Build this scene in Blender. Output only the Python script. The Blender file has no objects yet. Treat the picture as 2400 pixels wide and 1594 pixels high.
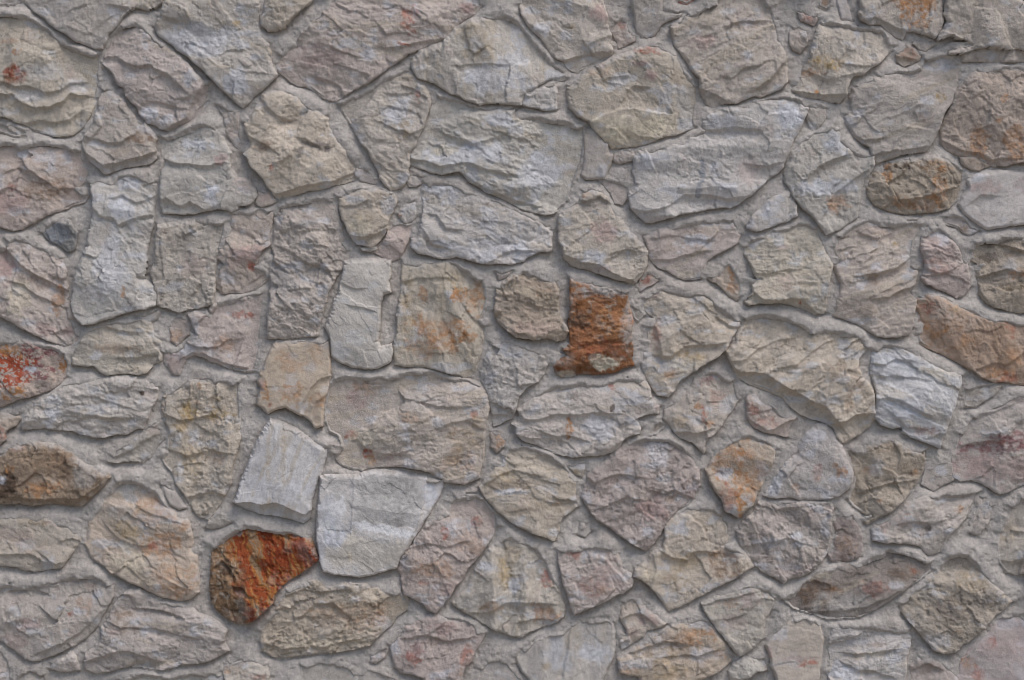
import bpy, math, random
import numpy as np

# ------------------------------------------------------------------ camera, light, exposure
scene = bpy.context.scene
CAM_D = 4.0           # metres from the wall
CZ = 1.45             # height of the picture's centre above the ground
cam_data = bpy.data.cameras.new('camera')
cam_data.sensor_width = 36.0
cam_data.lens = 36.0 * CAM_D / 2.4
cam_data.clip_end = 2000.0
cam = bpy.data.objects.new('camera', cam_data)
scene.collection.objects.link(cam)
cam.location = (0, -CAM_D, CZ)
cam.rotation_euler = (math.radians(90), 0, 0)
scene.camera = cam

SUN_DIR = np.array((0.40, -0.34, 0.85)); SUN_DIR /= np.linalg.norm(SUN_DIR)   # towards the sun
elev = math.asin(SUN_DIR[2]); azim = math.atan2(SUN_DIR[0], SUN_DIR[1])
world = bpy.data.worlds.new('World'); scene.world = world; world.use_nodes = True
wn = world.node_tree.nodes; wn.clear()
sky = wn.new('ShaderNodeTexSky'); sky.sky_type = 'NISHITA'; sky.sun_disc = False
sky.sun_elevation = elev; sky.sun_rotation = azim
sky.air_density = 1.0; sky.dust_density = 2.2; sky.ozone_density = 1.0
bg = wn.new('ShaderNodeBackground'); bg.inputs['Strength'].default_value = 0.08
wo = wn.new('ShaderNodeOutputWorld')
world.node_tree.links.new(sky.outputs[0], bg.inputs[0]); world.node_tree.links.new(bg.outputs[0], wo.inputs[0])
sun_data = bpy.data.lights.new('sun', 'SUN'); sun_data.energy = 1.5; sun_data.angle = math.radians(36)
sun_data.color = (1.0, 0.935, 0.89)
sun = bpy.data.objects.new('sun', sun_data); scene.collection.objects.link(sun)
from mathutils import Vector
sun.rotation_euler = Vector(SUN_DIR).to_track_quat('Z', 'Y').to_euler()
sun.location = (3, -3, 6)
vs = scene.view_settings
vs.view_transform = 'Standard'; vs.look = 'None'; vs.gamma = 1.0; vs.use_curve_mapping = False
vs.exposure = 0.24
scene.cycles.use_denoising = True
scene.cycles.filter_width = 0.9

# ------------------------------------------------------------------ traced data, millimetres on the wall plane (x right, y down)
OUTLINES = """
a1 g 14|0,11 19,14 35,13 48,2 48,-13 0,-13
a2 g 30|57,3 80,27 105,41 110,49 131,65 159,80 172,94 198,102 223,112 239,113 241,107 249,92 252,78 271,61 282,45 290,30 306,21 322,6 319,-13 54,-13
a3 c 22|281,14 306,10 319,15 344,20 364,14 379,6 381,-13 287,-13
a4 c 30|-19,30 0,29 26,27 48,32 73,38 99,57 128,73 150,96 179,110 217,121 238,128 236,150 233,172 236,191 228,220 220,242 204,277 188,300 172,311 150,316 137,319 105,311 83,306 57,290 32,281 10,271 -19,273
a5 g 12|-13,287 26,284 48,293 65,306 61,319 38,322 16,314 -13,297
a6 g 32|301,53 322,51 335,61 354,80 367,92 392,105 415,128 437,147 456,172 472,188 493,198 493,210 488,236 462,265 446,281 411,298 392,306 364,293 344,284 325,262 322,246 306,236 293,220 290,204 274,195 265,172 252,159 239,148 241,128 246,112 255,92 265,77 284,59
a7 w 32|386,-13 384,13 379,35 373,41 364,64 370,77 392,96 415,113 440,131 456,147 472,159 491,179 504,191 523,210 539,226 555,241 569,249 584,236 593,223 612,210 625,195 641,179 647,172 635,153 630,128 628,105 612,83 603,57 603,32 606,19 600,-13
a9 g 28|238,207 255,204 271,220 290,239 297,252 319,281 338,287 354,306 364,322 360,338 362,360 364,370 348,381 319,386 287,391 265,397 246,405 233,395 214,379 201,360 195,335 201,313 220,287 226,271 230,255 231,230
a10 p 22|-19,332 19,328 41,332 51,341 73,333 105,328 134,332 159,338 179,343 195,354 198,376 199,405 191,427 179,440 191,450 203,459 195,472 172,478 153,488 128,494 105,502 80,520 54,533 32,539 -19,523
a11 w 26|381,322 408,314 434,303 453,297 475,290 497,293 510,303 523,319 529,338 539,357 536,376 542,395 558,411 584,418 596,437 600,456 587,475 571,480 555,478 555,488 542,493 523,488 497,488 478,493 446,500 415,499 383,497 378,478 378,459 376,431 378,399 383,376 379,351
a12 p 16|606,445 625,446 641,462 647,470 635,478 612,483 600,475 603,459
a13 g 16|510,246 529,247 549,255 561,265 561,287 564,313 564,338 560,346 549,338 542,325 533,319 529,297 526,274 517,262
a8 c 26|630,-13 618,22 611,41 614,57 629,69 641,69 653,67 667,61 683,41 705,19 728,3 737,-13
a14 c 34|616,220 635,214 657,212 680,220 702,233 724,249 740,255 753,262 766,274 774,297 782,313 795,332 804,344 823,367 833,379 838,389 836,408 830,418 804,427 779,431 750,440 721,443 696,453 673,461 654,472 645,462 638,446 629,437 619,418 606,405 590,389 581,370 571,360 581,348 590,332 584,319 578,306 573,289 587,281 597,262 603,246 610,236
b1 p 32|782,0 766,19 747,38 728,57 705,77 689,99 670,115 654,128 648,150 653,163 667,175 683,188 696,196 715,199 731,207 744,217 759,228 772,231 788,233 804,223 823,210 842,199 865,188 884,175 906,156 932,140 954,124 976,116 995,108 1024,94 1043,86 1056,69 1069,57 1088,41 1110,29 1126,13 1136,-13 791,-13
b5 g 22|938,169 960,163 970,179 992,198 1005,223 1007,242 1002,265 989,300 979,322 970,341 960,354 960,383 954,395 957,411 944,434 928,442 913,443 903,434 893,418 884,392 874,376 862,351 842,328 830,300 820,290 807,268 795,246 817,230 842,217 874,204 890,188 913,172
b7 g 14|836,392 852,387 865,395 874,408 884,421 881,431 862,427 846,423 834,411
b3 w 30|986,118 1011,105 1037,104 1050,86 1065,67 1085,57 1107,45 1136,37 1168,33 1187,37 1206,41 1223,61 1239,77 1255,96 1274,115 1290,134 1306,153 1322,169 1327,183 1313,185 1290,182 1274,191 1262,196 1255,204 1233,214 1227,230 1220,243 1187,241 1161,239 1142,239 1123,244 1097,234 1078,223 1056,217 1037,204 1021,193 999,185 979,179 967,159 967,140 976,128
b4 w 24|1225,244 1233,217 1258,204 1278,198 1300,196 1305,207 1303,236 1303,255 1278,257 1252,252
b6 w 26|1005,281 1014,249 1024,223 1053,223 1097,242 1136,252 1168,252 1203,252 1206,265 1238,271 1270,274 1300,277 1322,281 1348,290 1370,297 1370,319 1368,357 1364,383 1354,402 1346,427 1338,453 1329,472 1309,491 1294,500 1273,501 1250,496 1225,488 1199,475 1174,462 1142,450 1123,437 1101,424 1091,411 1078,399 1059,403 1034,407 1014,403 995,395 976,389 962,383 963,360 970,344 983,325 995,303
c1 c 26|1217,-13 1219,13 1223,32 1236,54 1252,73 1268,86 1278,102 1287,118 1303,134 1322,140 1329,153 1341,163 1354,167 1364,159 1383,153 1402,144 1418,136 1434,124 1434,112 1427,99 1431,80 1424,64 1421,38 1418,19 1415,-13
c2 p 12|1437,51 1456,41 1466,51 1472,70 1488,86 1485,96 1469,104 1451,112 1448,96 1440,86 1434,64
c3 g 24|1478,-13 1483,16 1488,35 1491,57 1494,73 1504,83 1517,86 1533,81 1541,70 1545,61 1565,48 1593,38 1596,29 1577,22 1555,22 1552,10 1558,-13
c4 p 10|1584,-13 1590,3 1609,10 1625,0 1628,-13
c5 c 30|1574,64 1596,51 1612,35 1628,26 1647,13 1673,3 1692,-13 1781,-13 1807,19 1813,41 1820,64 1823,89 1836,112 1844,140 1845,159 1842,191 1826,207 1804,217 1781,225 1769,220 1746,230 1724,241 1699,239 1673,249 1657,239 1647,223 1643,204 1641,182 1632,172 1609,137 1596,121 1584,105 1577,83
c6 c 28|1485,121 1498,112 1520,105 1539,107 1561,118 1584,131 1596,153 1606,169 1622,188 1630,204 1628,230 1627,255 1625,277 1628,297 1609,303 1584,313 1549,322 1517,335 1485,340 1453,344 1434,344 1421,332 1405,313 1389,297 1386,284 1357,271 1338,252 1332,223 1332,204 1354,185 1380,163 1405,153 1431,137 1456,128
c7 g 20|1373,297 1386,297 1405,316 1424,335 1427,354 1437,364 1431,386 1421,405 1415,415 1392,418 1373,419 1364,408 1364,389 1370,357 1370,319
c8 g 12|1440,360 1456,351 1482,351 1488,364 1485,376 1466,378 1450,381 1439,376
c9 w 28|1488,367 1501,354 1523,348 1558,344 1603,335 1625,316 1647,306 1651,284 1660,271 1686,255 1718,249 1750,246 1772,236 1804,230 1840,226 1860,228 1879,236 1893,252 1888,274 1879,290 1872,306 1863,319 1853,338 1847,357 1840,373 1834,392 1821,405 1805,415 1780,437 1754,459 1732,475 1710,485 1692,485 1660,488 1628,494 1596,499 1565,510 1533,518 1514,520 1482,485 1475,456 1494,431 1491,415 1485,399 1488,383
c10 g 10|1402,418 1427,415 1456,424 1472,440 1472,459 1456,478 1443,475 1434,453 1418,437
d1 p 12|1872,30 1891,30 1914,37 1917,45 1907,59 1895,54 1879,48
d2 t 14|1920,-13 1920,16 1936,24 1946,13 1949,-13
d3 w 16|1977,-13 1987,10 1995,29 1997,48 1981,45 1971,45 1968,32 1962,6 1958,-13
d4 g 14|1853,64 1872,57 1888,73 1891,96 1888,108 1875,123 1859,115 1850,99 1851,80
d5 c 32|1923,57 1942,51 1962,57 1987,59 2013,64 2041,61 2067,70 2083,89 2092,108 2089,118 2073,134 2054,150 2038,159 2025,172 2003,175 1993,185 1984,204 1981,223 1968,238 1942,234 1920,228 1891,225 1869,223 1858,217 1859,204 1869,188 1879,172 1888,150 1901,128 1907,105 1914,80
d6 g 26|1997,-13 2019,19 2013,32 2022,48 2038,56 2064,54 2083,70 2102,83 2118,88 2124,73 2143,67 2159,75 2178,80 2191,88 2201,77 2207,57 2212,41 2210,19 2210,-13
d7 g 40|2223,-13 2217,32 2226,48 2210,70 2202,92 2217,86 2236,77 2242,88 2268,89 2279,102 2264,110 2229,118 2226,123 2255,123 2287,111 2322,107 2357,111 2376,114 2389,111 2400,115 2437,116 2437,-13
d8 g 18|2255,142 2258,124 2284,112 2306,107 2437,113 2437,145 2338,144
d9 t 16|2102,128 2115,116 2129,99 2143,112 2158,131 2153,140 2140,147 2121,155 2105,144
d10 g 14|2140,102 2159,89 2188,94 2188,105 2169,118 2153,112
d11 g 30|2051,175 2073,166 2095,164 2124,167 2153,159 2162,137 2188,128 2210,126 2229,134 2249,150 2253,169 2245,191 2239,217 2229,242 2217,255 2210,274 2201,300 2191,319 2178,341 2169,352 2140,354 2111,362 2089,370 2060,379 2048,373 2044,357 2041,344 2022,332 2006,319 1993,303 1984,287 1984,271 1997,249 1997,223 2003,204 2022,195 2044,188
d12 t 30|2287,166 2306,158 2338,156 2386,156 2437,159 2437,383 2376,381 2354,387 2331,387 2306,373 2290,364 2261,364 2239,357 2223,348 2210,332 2210,306 2217,284 2226,265 2236,236 2242,217 2255,201 2271,182
d13 t 12|2249,367 2274,360 2306,373 2322,386 2300,397 2274,395 2255,383
d14 w 28|1882,325 1904,309 1930,300 1949,293 1965,306 1971,328 1990,344 2009,360 2028,367 2046,364 2046,386 2038,405 2025,421 2016,446 2013,478 2008,508 1987,523 1968,536 1937,549 1923,529 1904,500 1885,488 1872,475 1859,456 1853,440 1844,424 1842,405 1847,383 1856,360 1869,338
d15 t 26|2041,424 2051,405 2067,395 2079,379 2102,373 2131,370 2159,372 2191,364 2217,370 2239,383 2255,399 2253,421 2249,446 2242,469 2226,485 2197,493 2166,496 2131,501 2099,497 2076,488 2051,478 2038,459 2035,440
d16 w 24|2249,478 2261,456 2274,437 2271,421 2287,408 2315,399 2357,397 2437,402 2437,520 2395,523 2354,529 2313,536 2290,520 2262,498
d17 g 12|1898,252 1923,242 1936,255 1933,277 1920,297 1910,314 1898,297 1891,277
e1 w 32|212,432 230,424 265,429 281,413 303,405 325,406 344,416 364,429 364,457 359,477 356,505 354,531 348,559 341,591 340,623 335,646 322,647 338,655 357,668 364,687 362,713 338,721 313,727 281,735 242,748 217,756 195,760 182,748 172,732 166,713 172,681 177,649 188,620 198,591 207,569 210,537 217,505 220,473 214,448
e2 d 18|100,545 108,528 124,516 144,512 163,518 172,534 182,544 179,563 172,582 159,588 144,579 128,569 112,559
e3 p 28|-19,579 13,575 19,563 45,556 67,561 83,572 105,582 128,591 144,607 150,630 153,655 156,674 156,700 166,725 172,751 179,767 183,789 172,799 156,811 137,805 121,800 96,789 73,779 48,764 19,748 0,738 -19,738
e4 g 24|373,528 399,523 427,518 462,515 497,520 529,521 528,544 520,572 510,591 504,617 501,649 502,681 497,713 472,719 446,722 415,730 389,721 370,714 367,693 365,668 354,642 362,617 367,585 367,553
e5 p 20|542,496 568,491 590,492 612,486 638,496 635,521 630,547 630,572 612,585 603,604 600,623 625,636 631,652 615,662 600,677 574,684 549,684 536,684 520,687 507,674 510,652 517,633 529,617 510,604 517,585 529,566 539,534
e6 r 24|-19,797 19,797 45,795 83,800 118,805 137,815 156,824 164,843 165,856 159,881 140,897 118,913 92,922 64,929 32,938 0,953 -19,956
e7 c 22|198,783 223,767 249,757 281,751 313,748 335,744 351,754 360,776 376,799 379,824 376,843 357,853 344,872 325,878 297,872 274,875 252,878 236,869 220,856 191,856 172,853 169,837 179,811
e8 g 18|319,738 344,732 370,719 376,732 367,748 348,757 328,751
e9 p 10|399,767 411,744 424,736 437,744 445,764 443,783 427,795 415,811 402,799
e10 p 24|507,706 536,700 568,690 600,684 615,687 617,713 614,744 611,776 609,808 606,840 596,869 574,872 552,866 523,856 497,846 478,837 453,829 434,838 427,853 418,875 405,875 386,850 379,824 399,815 427,811 446,792 462,783 453,760 443,738 462,728 491,732 497,713
f1 g 26|654,483 673,473 705,467 737,461 763,462 779,473 788,496 795,521 801,547 804,569 820,588 820,601 804,620 791,642 779,662 766,687 759,716 753,744 747,770 744,786 721,787 683,791 648,794 629,792 629,767 629,735 635,703 635,671 635,639 638,617 645,598 638,579 641,553 645,528 641,505
f2 c 30|795,464 810,448 839,441 871,440 903,441 922,454 928,473 919,496 909,515 906,534 897,553 884,567 871,579 855,574 836,571 823,553 814,534 804,515 796,492
f3 w 10|846,580 865,575 881,575 882,583 868,588 850,587
f4 w 16|935,504 941,486 954,472 973,469 976,486 975,505 964,518 948,521
f5 p 16|922,528 941,521 964,528 962,547 954,569 944,588 935,604 919,610 900,601 877,591 887,582 903,563 909,544
f6 w 28|989,445 995,429 1015,421 1046,427 1075,435 1097,448 1123,457 1149,464 1174,473 1206,486 1238,502 1263,515 1286,528 1294,540 1292,566 1289,588 1263,588 1238,598 1225,610 1193,617 1174,614 1149,617 1123,614 1097,607 1072,598 1053,604 1027,604 1005,595 979,590 967,579 964,559 983,544 989,521 992,496 991,470
f7 w 10|954,422 967,406 995,413 989,427 976,435 960,435
f8 w 30|807,610 830,604 855,604 881,607 913,609 914,636 909,658 914,684 897,687 890,706 889,735 887,767 884,799 893,811 916,805 919,827 913,846 893,858 871,862 849,862 823,858 804,850 788,840 777,831 777,811 774,789 764,767 769,744 779,722 785,700 795,687 798,662 804,636
f10 c 24|943,617 970,617 1008,615 1050,610 1072,617 1094,630 1117,642 1133,655 1139,674 1141,703 1136,725 1123,748 1139,764 1133,789 1126,821 1120,846 1113,872 1107,885 1078,878 1046,872 1018,862 983,856 951,858 928,853 925,831 928,799 935,767 932,738 938,703 941,671 941,646
f11 g 10|1161,636 1200,634 1184,650 1168,654
g1 c 28|1309,534 1313,505 1329,489 1354,470 1367,451 1386,441 1408,448 1424,461 1431,480 1443,499 1459,515 1472,537 1488,553 1504,572 1517,588 1517,607 1514,623 1501,646 1485,665 1463,658 1437,650 1415,642 1392,634 1367,626 1341,620 1325,604 1322,585 1313,569
g2 p 16|1510,553 1536,537 1565,531 1596,528 1628,518 1660,515 1692,512 1718,515 1727,534 1734,550 1727,569 1699,585 1673,598 1657,610 1647,630 1641,652 1603,655 1587,646 1561,630 1536,620 1523,601 1520,582
g3 t 12|1708,610 1724,633 1734,665 1734,693 1727,703 1711,693 1692,674 1679,662 1660,652 1676,642 1692,623
g4 p 12|1498,674 1501,655 1514,636 1526,633 1536,646 1541,655 1526,668 1510,674 1501,681
g5 o 30|1338,655 1360,658 1392,665 1424,671 1453,677 1469,687 1472,706 1478,732 1482,754 1478,783 1482,811 1483,837 1486,856 1463,862 1431,872 1392,875 1367,874 1341,882 1316,882 1303,872 1300,856 1309,846 1329,831 1322,818 1338,805 1337,776 1333,751 1340,722 1337,693
g6 t 28|1166,677 1179,662 1207,642 1227,634 1252,636 1278,652 1300,662 1309,681 1308,706 1309,732 1322,757 1332,776 1322,795 1303,799 1290,791 1271,792 1249,795 1227,791 1207,786 1188,770 1169,751 1160,728 1164,703
g8 c 28|1510,700 1526,684 1549,671 1581,681 1606,687 1632,681 1654,687 1673,703 1692,719 1718,735 1734,754 1727,773 1714,789 1699,821 1676,837 1654,850 1628,866 1609,878 1593,891 1581,910 1565,929 1542,923 1523,897 1514,878 1504,853 1510,824 1523,799 1520,767 1533,744 1514,725
g9 g 10|1478,716 1498,719 1510,738 1494,754 1485,744
h1 w 26|1751,531 1764,508 1786,489 1802,470 1824,454 1847,438 1856,457 1866,483 1867,505 1847,516 1821,524 1799,534 1773,540
h2 c 26|1741,579 1757,559 1786,553 1808,537 1840,531 1872,521 1898,521 1917,534 1923,553 1933,579 1942,604 1950,623 1942,655 1936,681 1936,706 1934,732 1910,735 1885,722 1859,713 1834,706 1808,709 1780,709 1754,713 1748,706 1767,684 1765,668 1783,652 1773,646 1767,633 1754,607 1745,591
h3 c 24|1958,553 1981,537 2006,521 2035,512 2060,518 2095,521 2124,518 2146,518 2156,528 2146,550 2137,572 2134,598 2137,620 2150,633 2146,655 2137,681 2150,700 2146,719 2137,744 2137,767 2124,783 2095,789 2057,786 2035,773 2013,757 1987,748 1955,738 1962,713 1971,687 1974,665 1965,642 1955,620 1965,604 1955,579
h4 p 22|2162,556 2178,537 2197,531 2223,550 2242,579 2255,607 2268,617 2271,642 2274,671 2261,690 2245,697 2223,687 2197,674 2172,665 2162,652 2172,630 2169,604 2162,582
h5 g 12|2210,508 2229,496 2255,505 2274,524 2293,540 2271,551 2252,540 2239,531 2217,524
h6 t 26|2274,588 2280,569 2300,556 2331,559 2363,550 2437,544 2437,732 2386,732 2363,725 2335,719 2312,706 2300,687 2296,655 2290,636 2300,617 2277,607
h7 h 26|2153,697 2178,687 2210,693 2236,709 2261,722 2290,735 2328,744 2357,741 2379,754 2437,764 2437,917 2394,900 2367,894 2335,893 2306,885 2290,872 2268,859 2242,843 2210,827 2178,815 2156,802 2150,783 2159,757 2159,735 2150,719
i1 w 28|51,1004 54,986 70,967 83,945 105,929 128,913 153,900 179,894 223,887 265,882 297,882 335,887 357,897 367,909 364,935 351,954 344,980 332,1002 319,1002 297,1015 268,1018 242,1024 217,1023 191,1015 166,1008 137,1005 105,1002 77,1004
i2 g 22|254,1082 262,1066 281,1050 306,1031 332,1012 351,996 370,986 379,1005 383,1027 367,1043 354,1066 332,1083 306,1078 287,1080 268,1085
i3 t 16|-19,970 19,967 51,967 48,980 35,996 19,1002 10,1012 11,1031 0,1040 -19,1050
i4 b 28|-19,1072 10,1056 32,1043 64,1037 99,1037 128,1040 159,1059 191,1082 223,1098 249,1110 255,1117 242,1133 230,1145 210,1165 188,1184 156,1181 128,1177 96,1181 70,1184 48,1177 19,1181 -19,1181
i5 c 20|379,941 389,922 408,913 437,894 462,887 485,884 517,887 542,890 564,894 561,919 564,954 561,992 561,1031 549,1069 542,1101 539,1133 526,1158 517,1174 504,1196 488,1216 472,1212 453,1196 443,1177 431,1155 415,1133 402,1104 386,1088 379,1072 389,1056 395,1027 395,1002 383,980 379,960
i6 g 12|488,1222 507,1203 523,1196 536,1212 545,1222 523,1232 497,1238 485,1235
f14 k 28|646,801 678,798 716,796 741,791 770,798 773,830 773,878 770,903 760,932 754,960 754,996 741,1002 729,986 709,973 690,964 671,954 649,957 627,967 617,957 601,948 604,929 611,909 604,894 609,874 620,852 630,827 639,807
j1 W 34|633,980 655,986 678,996 694,1005 716,1021 738,1037 764,1050 762,1069 754,1094 745,1120 735,1152 729,1177 725,1212 709,1224 652,1209 607,1203 576,1193 550,1179 560,1145 569,1117 582,1085 595,1050 607,1024 623,999
j2 c 26|767,903 783,884 815,878 856,881 894,878 933,873 971,865 1009,865 1035,873 1067,881 1105,890 1127,903 1140,922 1146,954 1137,986 1134,1018 1134,1053 1127,1088 1121,1120 1105,1126 1089,1133 1060,1129 1041,1126 1028,1117 1006,1104 974,1096 942,1093 901,1091 869,1094 850,1101 827,1098 805,1091 789,1078 783,1063 802,1043 792,1021 773,1012 764,989 760,960 764,932
j4 w 28|1150,804 1175,795 1197,795 1220,803 1252,817 1274,833 1281,856 1274,874 1258,894 1232,909 1213,932 1207,960 1197,980 1175,991 1158,997 1153,967 1146,941 1140,916 1127,890 1127,868 1137,842
j5 t 10|1151,1012 1172,1012 1181,1031 1178,1047 1165,1059 1153,1047
k1 w 28|1304,900 1330,897 1362,894 1403,897 1444,887 1476,884 1508,887 1521,909 1524,935 1543,951 1540,967 1511,970 1489,980 1499,1002 1495,1015 1473,1021 1460,1031 1451,1047 1432,1059 1413,1066 1387,1066 1368,1069 1346,1069 1320,1066 1291,1056 1259,1040 1228,1031 1212,1018 1212,1002 1202,992 1221,976 1215,960 1237,945 1259,925 1279,913
k2 c 24|1559,960 1578,941 1604,919 1629,890 1652,874 1674,865 1696,881 1719,890 1722,909 1731,935 1719,957 1706,973 1690,996 1674,1015 1655,1024 1652,1037 1650,1059 1636,1047 1623,1034 1597,1027 1582,1012 1575,996 1556,980
k3 t 10|1524,1005 1531,989 1546,981 1559,992 1553,1005 1537,1018 1521,1021
k4 P 26|1428,1072 1444,1053 1470,1037 1502,1024 1534,1024 1566,1021 1588,1034 1607,1053 1623,1072 1639,1101 1639,1139 1626,1165 1607,1184 1582,1200 1569,1212 1559,1232 1546,1251 1531,1273 1515,1289 1483,1273 1451,1251 1413,1225 1387,1203 1377,1184 1365,1165 1365,1136 1377,1104 1406,1088
k5 c 26|1177,1066 1196,1050 1221,1043 1253,1047 1279,1056 1304,1072 1323,1088 1336,1110 1349,1129 1346,1161 1352,1187 1333,1200 1317,1209 1310,1228 1309,1247 1301,1265 1279,1257 1247,1247 1215,1232 1186,1212 1167,1196 1154,1181 1135,1161 1126,1142 1138,1123 1157,1104 1173,1085
k6 c 8|1333,1091 1355,1085 1371,1082 1371,1094 1362,1117 1349,1110
h8 c 30|1706,823 1726,798 1735,766 1738,744 1764,735 1789,732 1824,735 1850,741 1882,754 1904,770 1930,767 1968,776 2000,779 2019,792 2032,817 2013,839 2009,862 2019,884 2038,897 2044,916 2048,941 2049,967 2051,980 2038,999 2006,1024 1981,1037 1969,1032 1955,1002 1933,989 1907,980 1879,970 1859,954 1834,929 1789,909 1754,897 1732,881 1719,862
h9 W 32|2046,849 2048,823 2067,807 2092,806 2121,811 2146,827 2169,839 2197,855 2226,868 2255,878 2253,900 2242,929 2233,957 2223,989 2213,1018 2205,1047 2185,1040 2159,1031 2137,1021 2118,1012 2118,999 2095,1002 2070,996 2054,980 2054,948 2056,919 2051,894 2044,874
k7 o2 24|1655,1101 1671,1078 1690,1056 1713,1031 1735,1018 1757,1016 1773,1027 1792,1027 1805,1037 1815,1053 1812,1075 1802,1101 1789,1129 1773,1158 1761,1184 1745,1196 1733,1211 1713,1200 1700,1193 1694,1168 1681,1152 1668,1133
l1 p 18|1751,954 1751,935 1761,919 1783,938 1808,951 1828,967 1844,976 1863,980 1853,992 1847,1005 1844,1023 1821,1018 1796,1012 1770,1002 1754,983
l2 w 26|1791,1161 1799,1139 1815,1114 1834,1088 1853,1063 1872,1040 1891,1015 1917,996 1936,996 1955,1015 1968,1037 1977,1059 1984,1082 1997,1107 1995,1129 1987,1145 1971,1158 1949,1166 1917,1168 1879,1168 1837,1163 1808,1165
l3 t 24|1993,1056 2019,1053 2038,1040 2060,1037 2079,1024 2095,1031 2115,1047 2146,1053 2169,1053 2169,1078 2162,1104 2150,1129 2134,1152 2115,1171 2092,1193 2067,1206 2035,1228 2025,1222 2038,1206 2013,1196 1997,1187 1984,1168 1990,1149 1997,1133 2003,1110 2001,1085
l4 g 26|2239,1040 2242,1015 2261,992 2274,973 2300,960 2325,954 2357,935 2389,922 2437,916 2437,1129 2400,1133 2370,1149 2344,1158 2325,1145 2306,1133 2280,1123 2255,1126 2239,1117 2236,1088
l5 c 14|2258,909 2293,900 2328,894 2343,906 2325,929 2306,938 2287,954 2261,954 2255,935
l11 g 8|2172,1101 2197,1082 2229,1088 2233,1123 2210,1136 2188,1149 2162,1133
m1 c 24|-19,1215 19,1209 51,1209 83,1212 105,1206 134,1222 159,1231 182,1247 188,1260 179,1279 166,1298 150,1317 140,1330 115,1332 86,1338 61,1336 41,1327 19,1324 -19,1330
m2 k 26|274,1123 303,1118 332,1123 351,1135 367,1145 383,1167 395,1186 411,1206 437,1218 443,1234 450,1260 446,1285 459,1301 461,1330 462,1359 462,1387 443,1403 421,1407 395,1400 376,1397 351,1384 325,1371 297,1359 268,1343 249,1327 223,1314 210,1298 198,1273 204,1244 210,1222 223,1199 239,1177 252,1151
m2b w 12|376,1132 389,1129 411,1148 427,1171 434,1190 418,1193 399,1180 386,1158
m3 g 26|-19,1371 19,1365 57,1368 92,1365 128,1362 153,1349 179,1343 204,1340 230,1343 252,1359 263,1371 262,1397 252,1419 236,1445 220,1473 198,1496 172,1512 144,1525 118,1537 92,1547 70,1547 48,1534 26,1518 10,1505 -19,1486
m4 g 24|281,1400 300,1384 325,1381 351,1394 383,1407 421,1413 446,1422 462,1438 491,1448 510,1461 529,1477 523,1505 533,1525 510,1537 485,1547 456,1553 424,1556 395,1566 367,1569 335,1563 306,1560 281,1566 255,1572 223,1579 204,1569 198,1550 204,1531 230,1505 242,1486 239,1470 255,1454 262,1432 271,1416
m5 w 20|124,1553 137,1547 156,1540 166,1525 175,1537 182,1556 185,1569 159,1572 134,1572 121,1566
m6 g 12|29,1591 57,1569 86,1566 108,1579 118,1604 118,1630 19,1630
m7 g 10|-19,1515 6,1521 22,1547 29,1572 19,1604 -19,1617
m8 w 14|281,1591 313,1576 351,1572 399,1582 446,1572 497,1572 523,1582 526,1630 271,1630
m9 R 28|497,1282 513,1266 536,1247 558,1231 580,1223 606,1228 635,1234 663,1238 700,1247 727,1260 733,1276 741,1298 744,1311 718,1333 689,1352 661,1371 642,1394 638,1413 615,1435 596,1451 577,1462 552,1458 529,1448 510,1432 497,1410 493,1381 494,1349 496,1317
m10 c 18|523,1572 536,1550 561,1540 596,1544 625,1556 630,1582 622,1604 606,1630 542,1630 529,1598
j3 W 32|753,1116 779,1110 804,1113 836,1113 868,1104 906,1100 944,1104 989,1113 1037,1123 1037,1142 1024,1171 1008,1196 992,1222 976,1250 957,1279 938,1304 928,1330 900,1338 871,1346 842,1351 817,1349 785,1344 759,1338 750,1314 747,1285 744,1253 744,1222 747,1186 750,1151
n1 P 26|1066,1161 1091,1155 1117,1155 1136,1164 1149,1180 1164,1199 1168,1231 1155,1253 1139,1279 1123,1301 1097,1330 1082,1356 1066,1375 1053,1397 1037,1416 1021,1434 1005,1429 992,1413 970,1400 948,1391 943,1365 941,1349 932,1333 944,1301 967,1279 983,1253 999,1228 1024,1209 1050,1199 1056,1177
n2 c 26|1062,1413 1078,1394 1097,1368 1113,1336 1129,1314 1149,1285 1171,1266 1196,1253 1225,1266 1257,1279 1281,1311 1295,1343 1311,1375 1321,1403 1324,1429 1318,1445 1289,1464 1257,1473 1238,1480 1219,1493 1190,1486 1158,1473 1133,1461 1110,1445 1085,1432
n3 t2 26|610,1477 626,1451 645,1429 657,1407 673,1381 702,1371 734,1359 766,1371 798,1365 823,1368 855,1371 893,1375 922,1381 941,1384 954,1407 951,1429 928,1448 909,1470 887,1489 865,1512 836,1518 798,1525 759,1529 721,1534 689,1537 657,1542 635,1537 616,1525 610,1502
n4 P 24|913,1509 935,1489 954,1464 979,1448 1015,1442 1053,1445 1085,1448 1107,1454 1123,1473 1136,1483 1123,1509 1110,1531 1104,1550 1088,1566 1078,1594 1072,1611 1015,1604 995,1585 970,1579 938,1576 925,1563 919,1537
n5 g 14|871,1534 890,1518 909,1512 909,1525 900,1540 881,1553 868,1550
n6 w 10|705,1556 744,1547 779,1550 807,1550 826,1566 836,1591 834,1630 702,1630
n7 w 14|846,1582 862,1563 887,1569 919,1582 935,1591 983,1598 995,1630 838,1630
n9 w 12|1123,1566 1142,1547 1168,1540 1190,1550 1206,1572 1222,1594 1231,1630 1097,1630
o1 p 26|1309,1289 1329,1279 1354,1277 1386,1276 1418,1274 1434,1282 1447,1298 1459,1324 1475,1340 1485,1359 1478,1375 1459,1387 1431,1400 1405,1413 1380,1422 1360,1432 1345,1438 1338,1419 1332,1394 1322,1371 1316,1343 1309,1317
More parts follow.
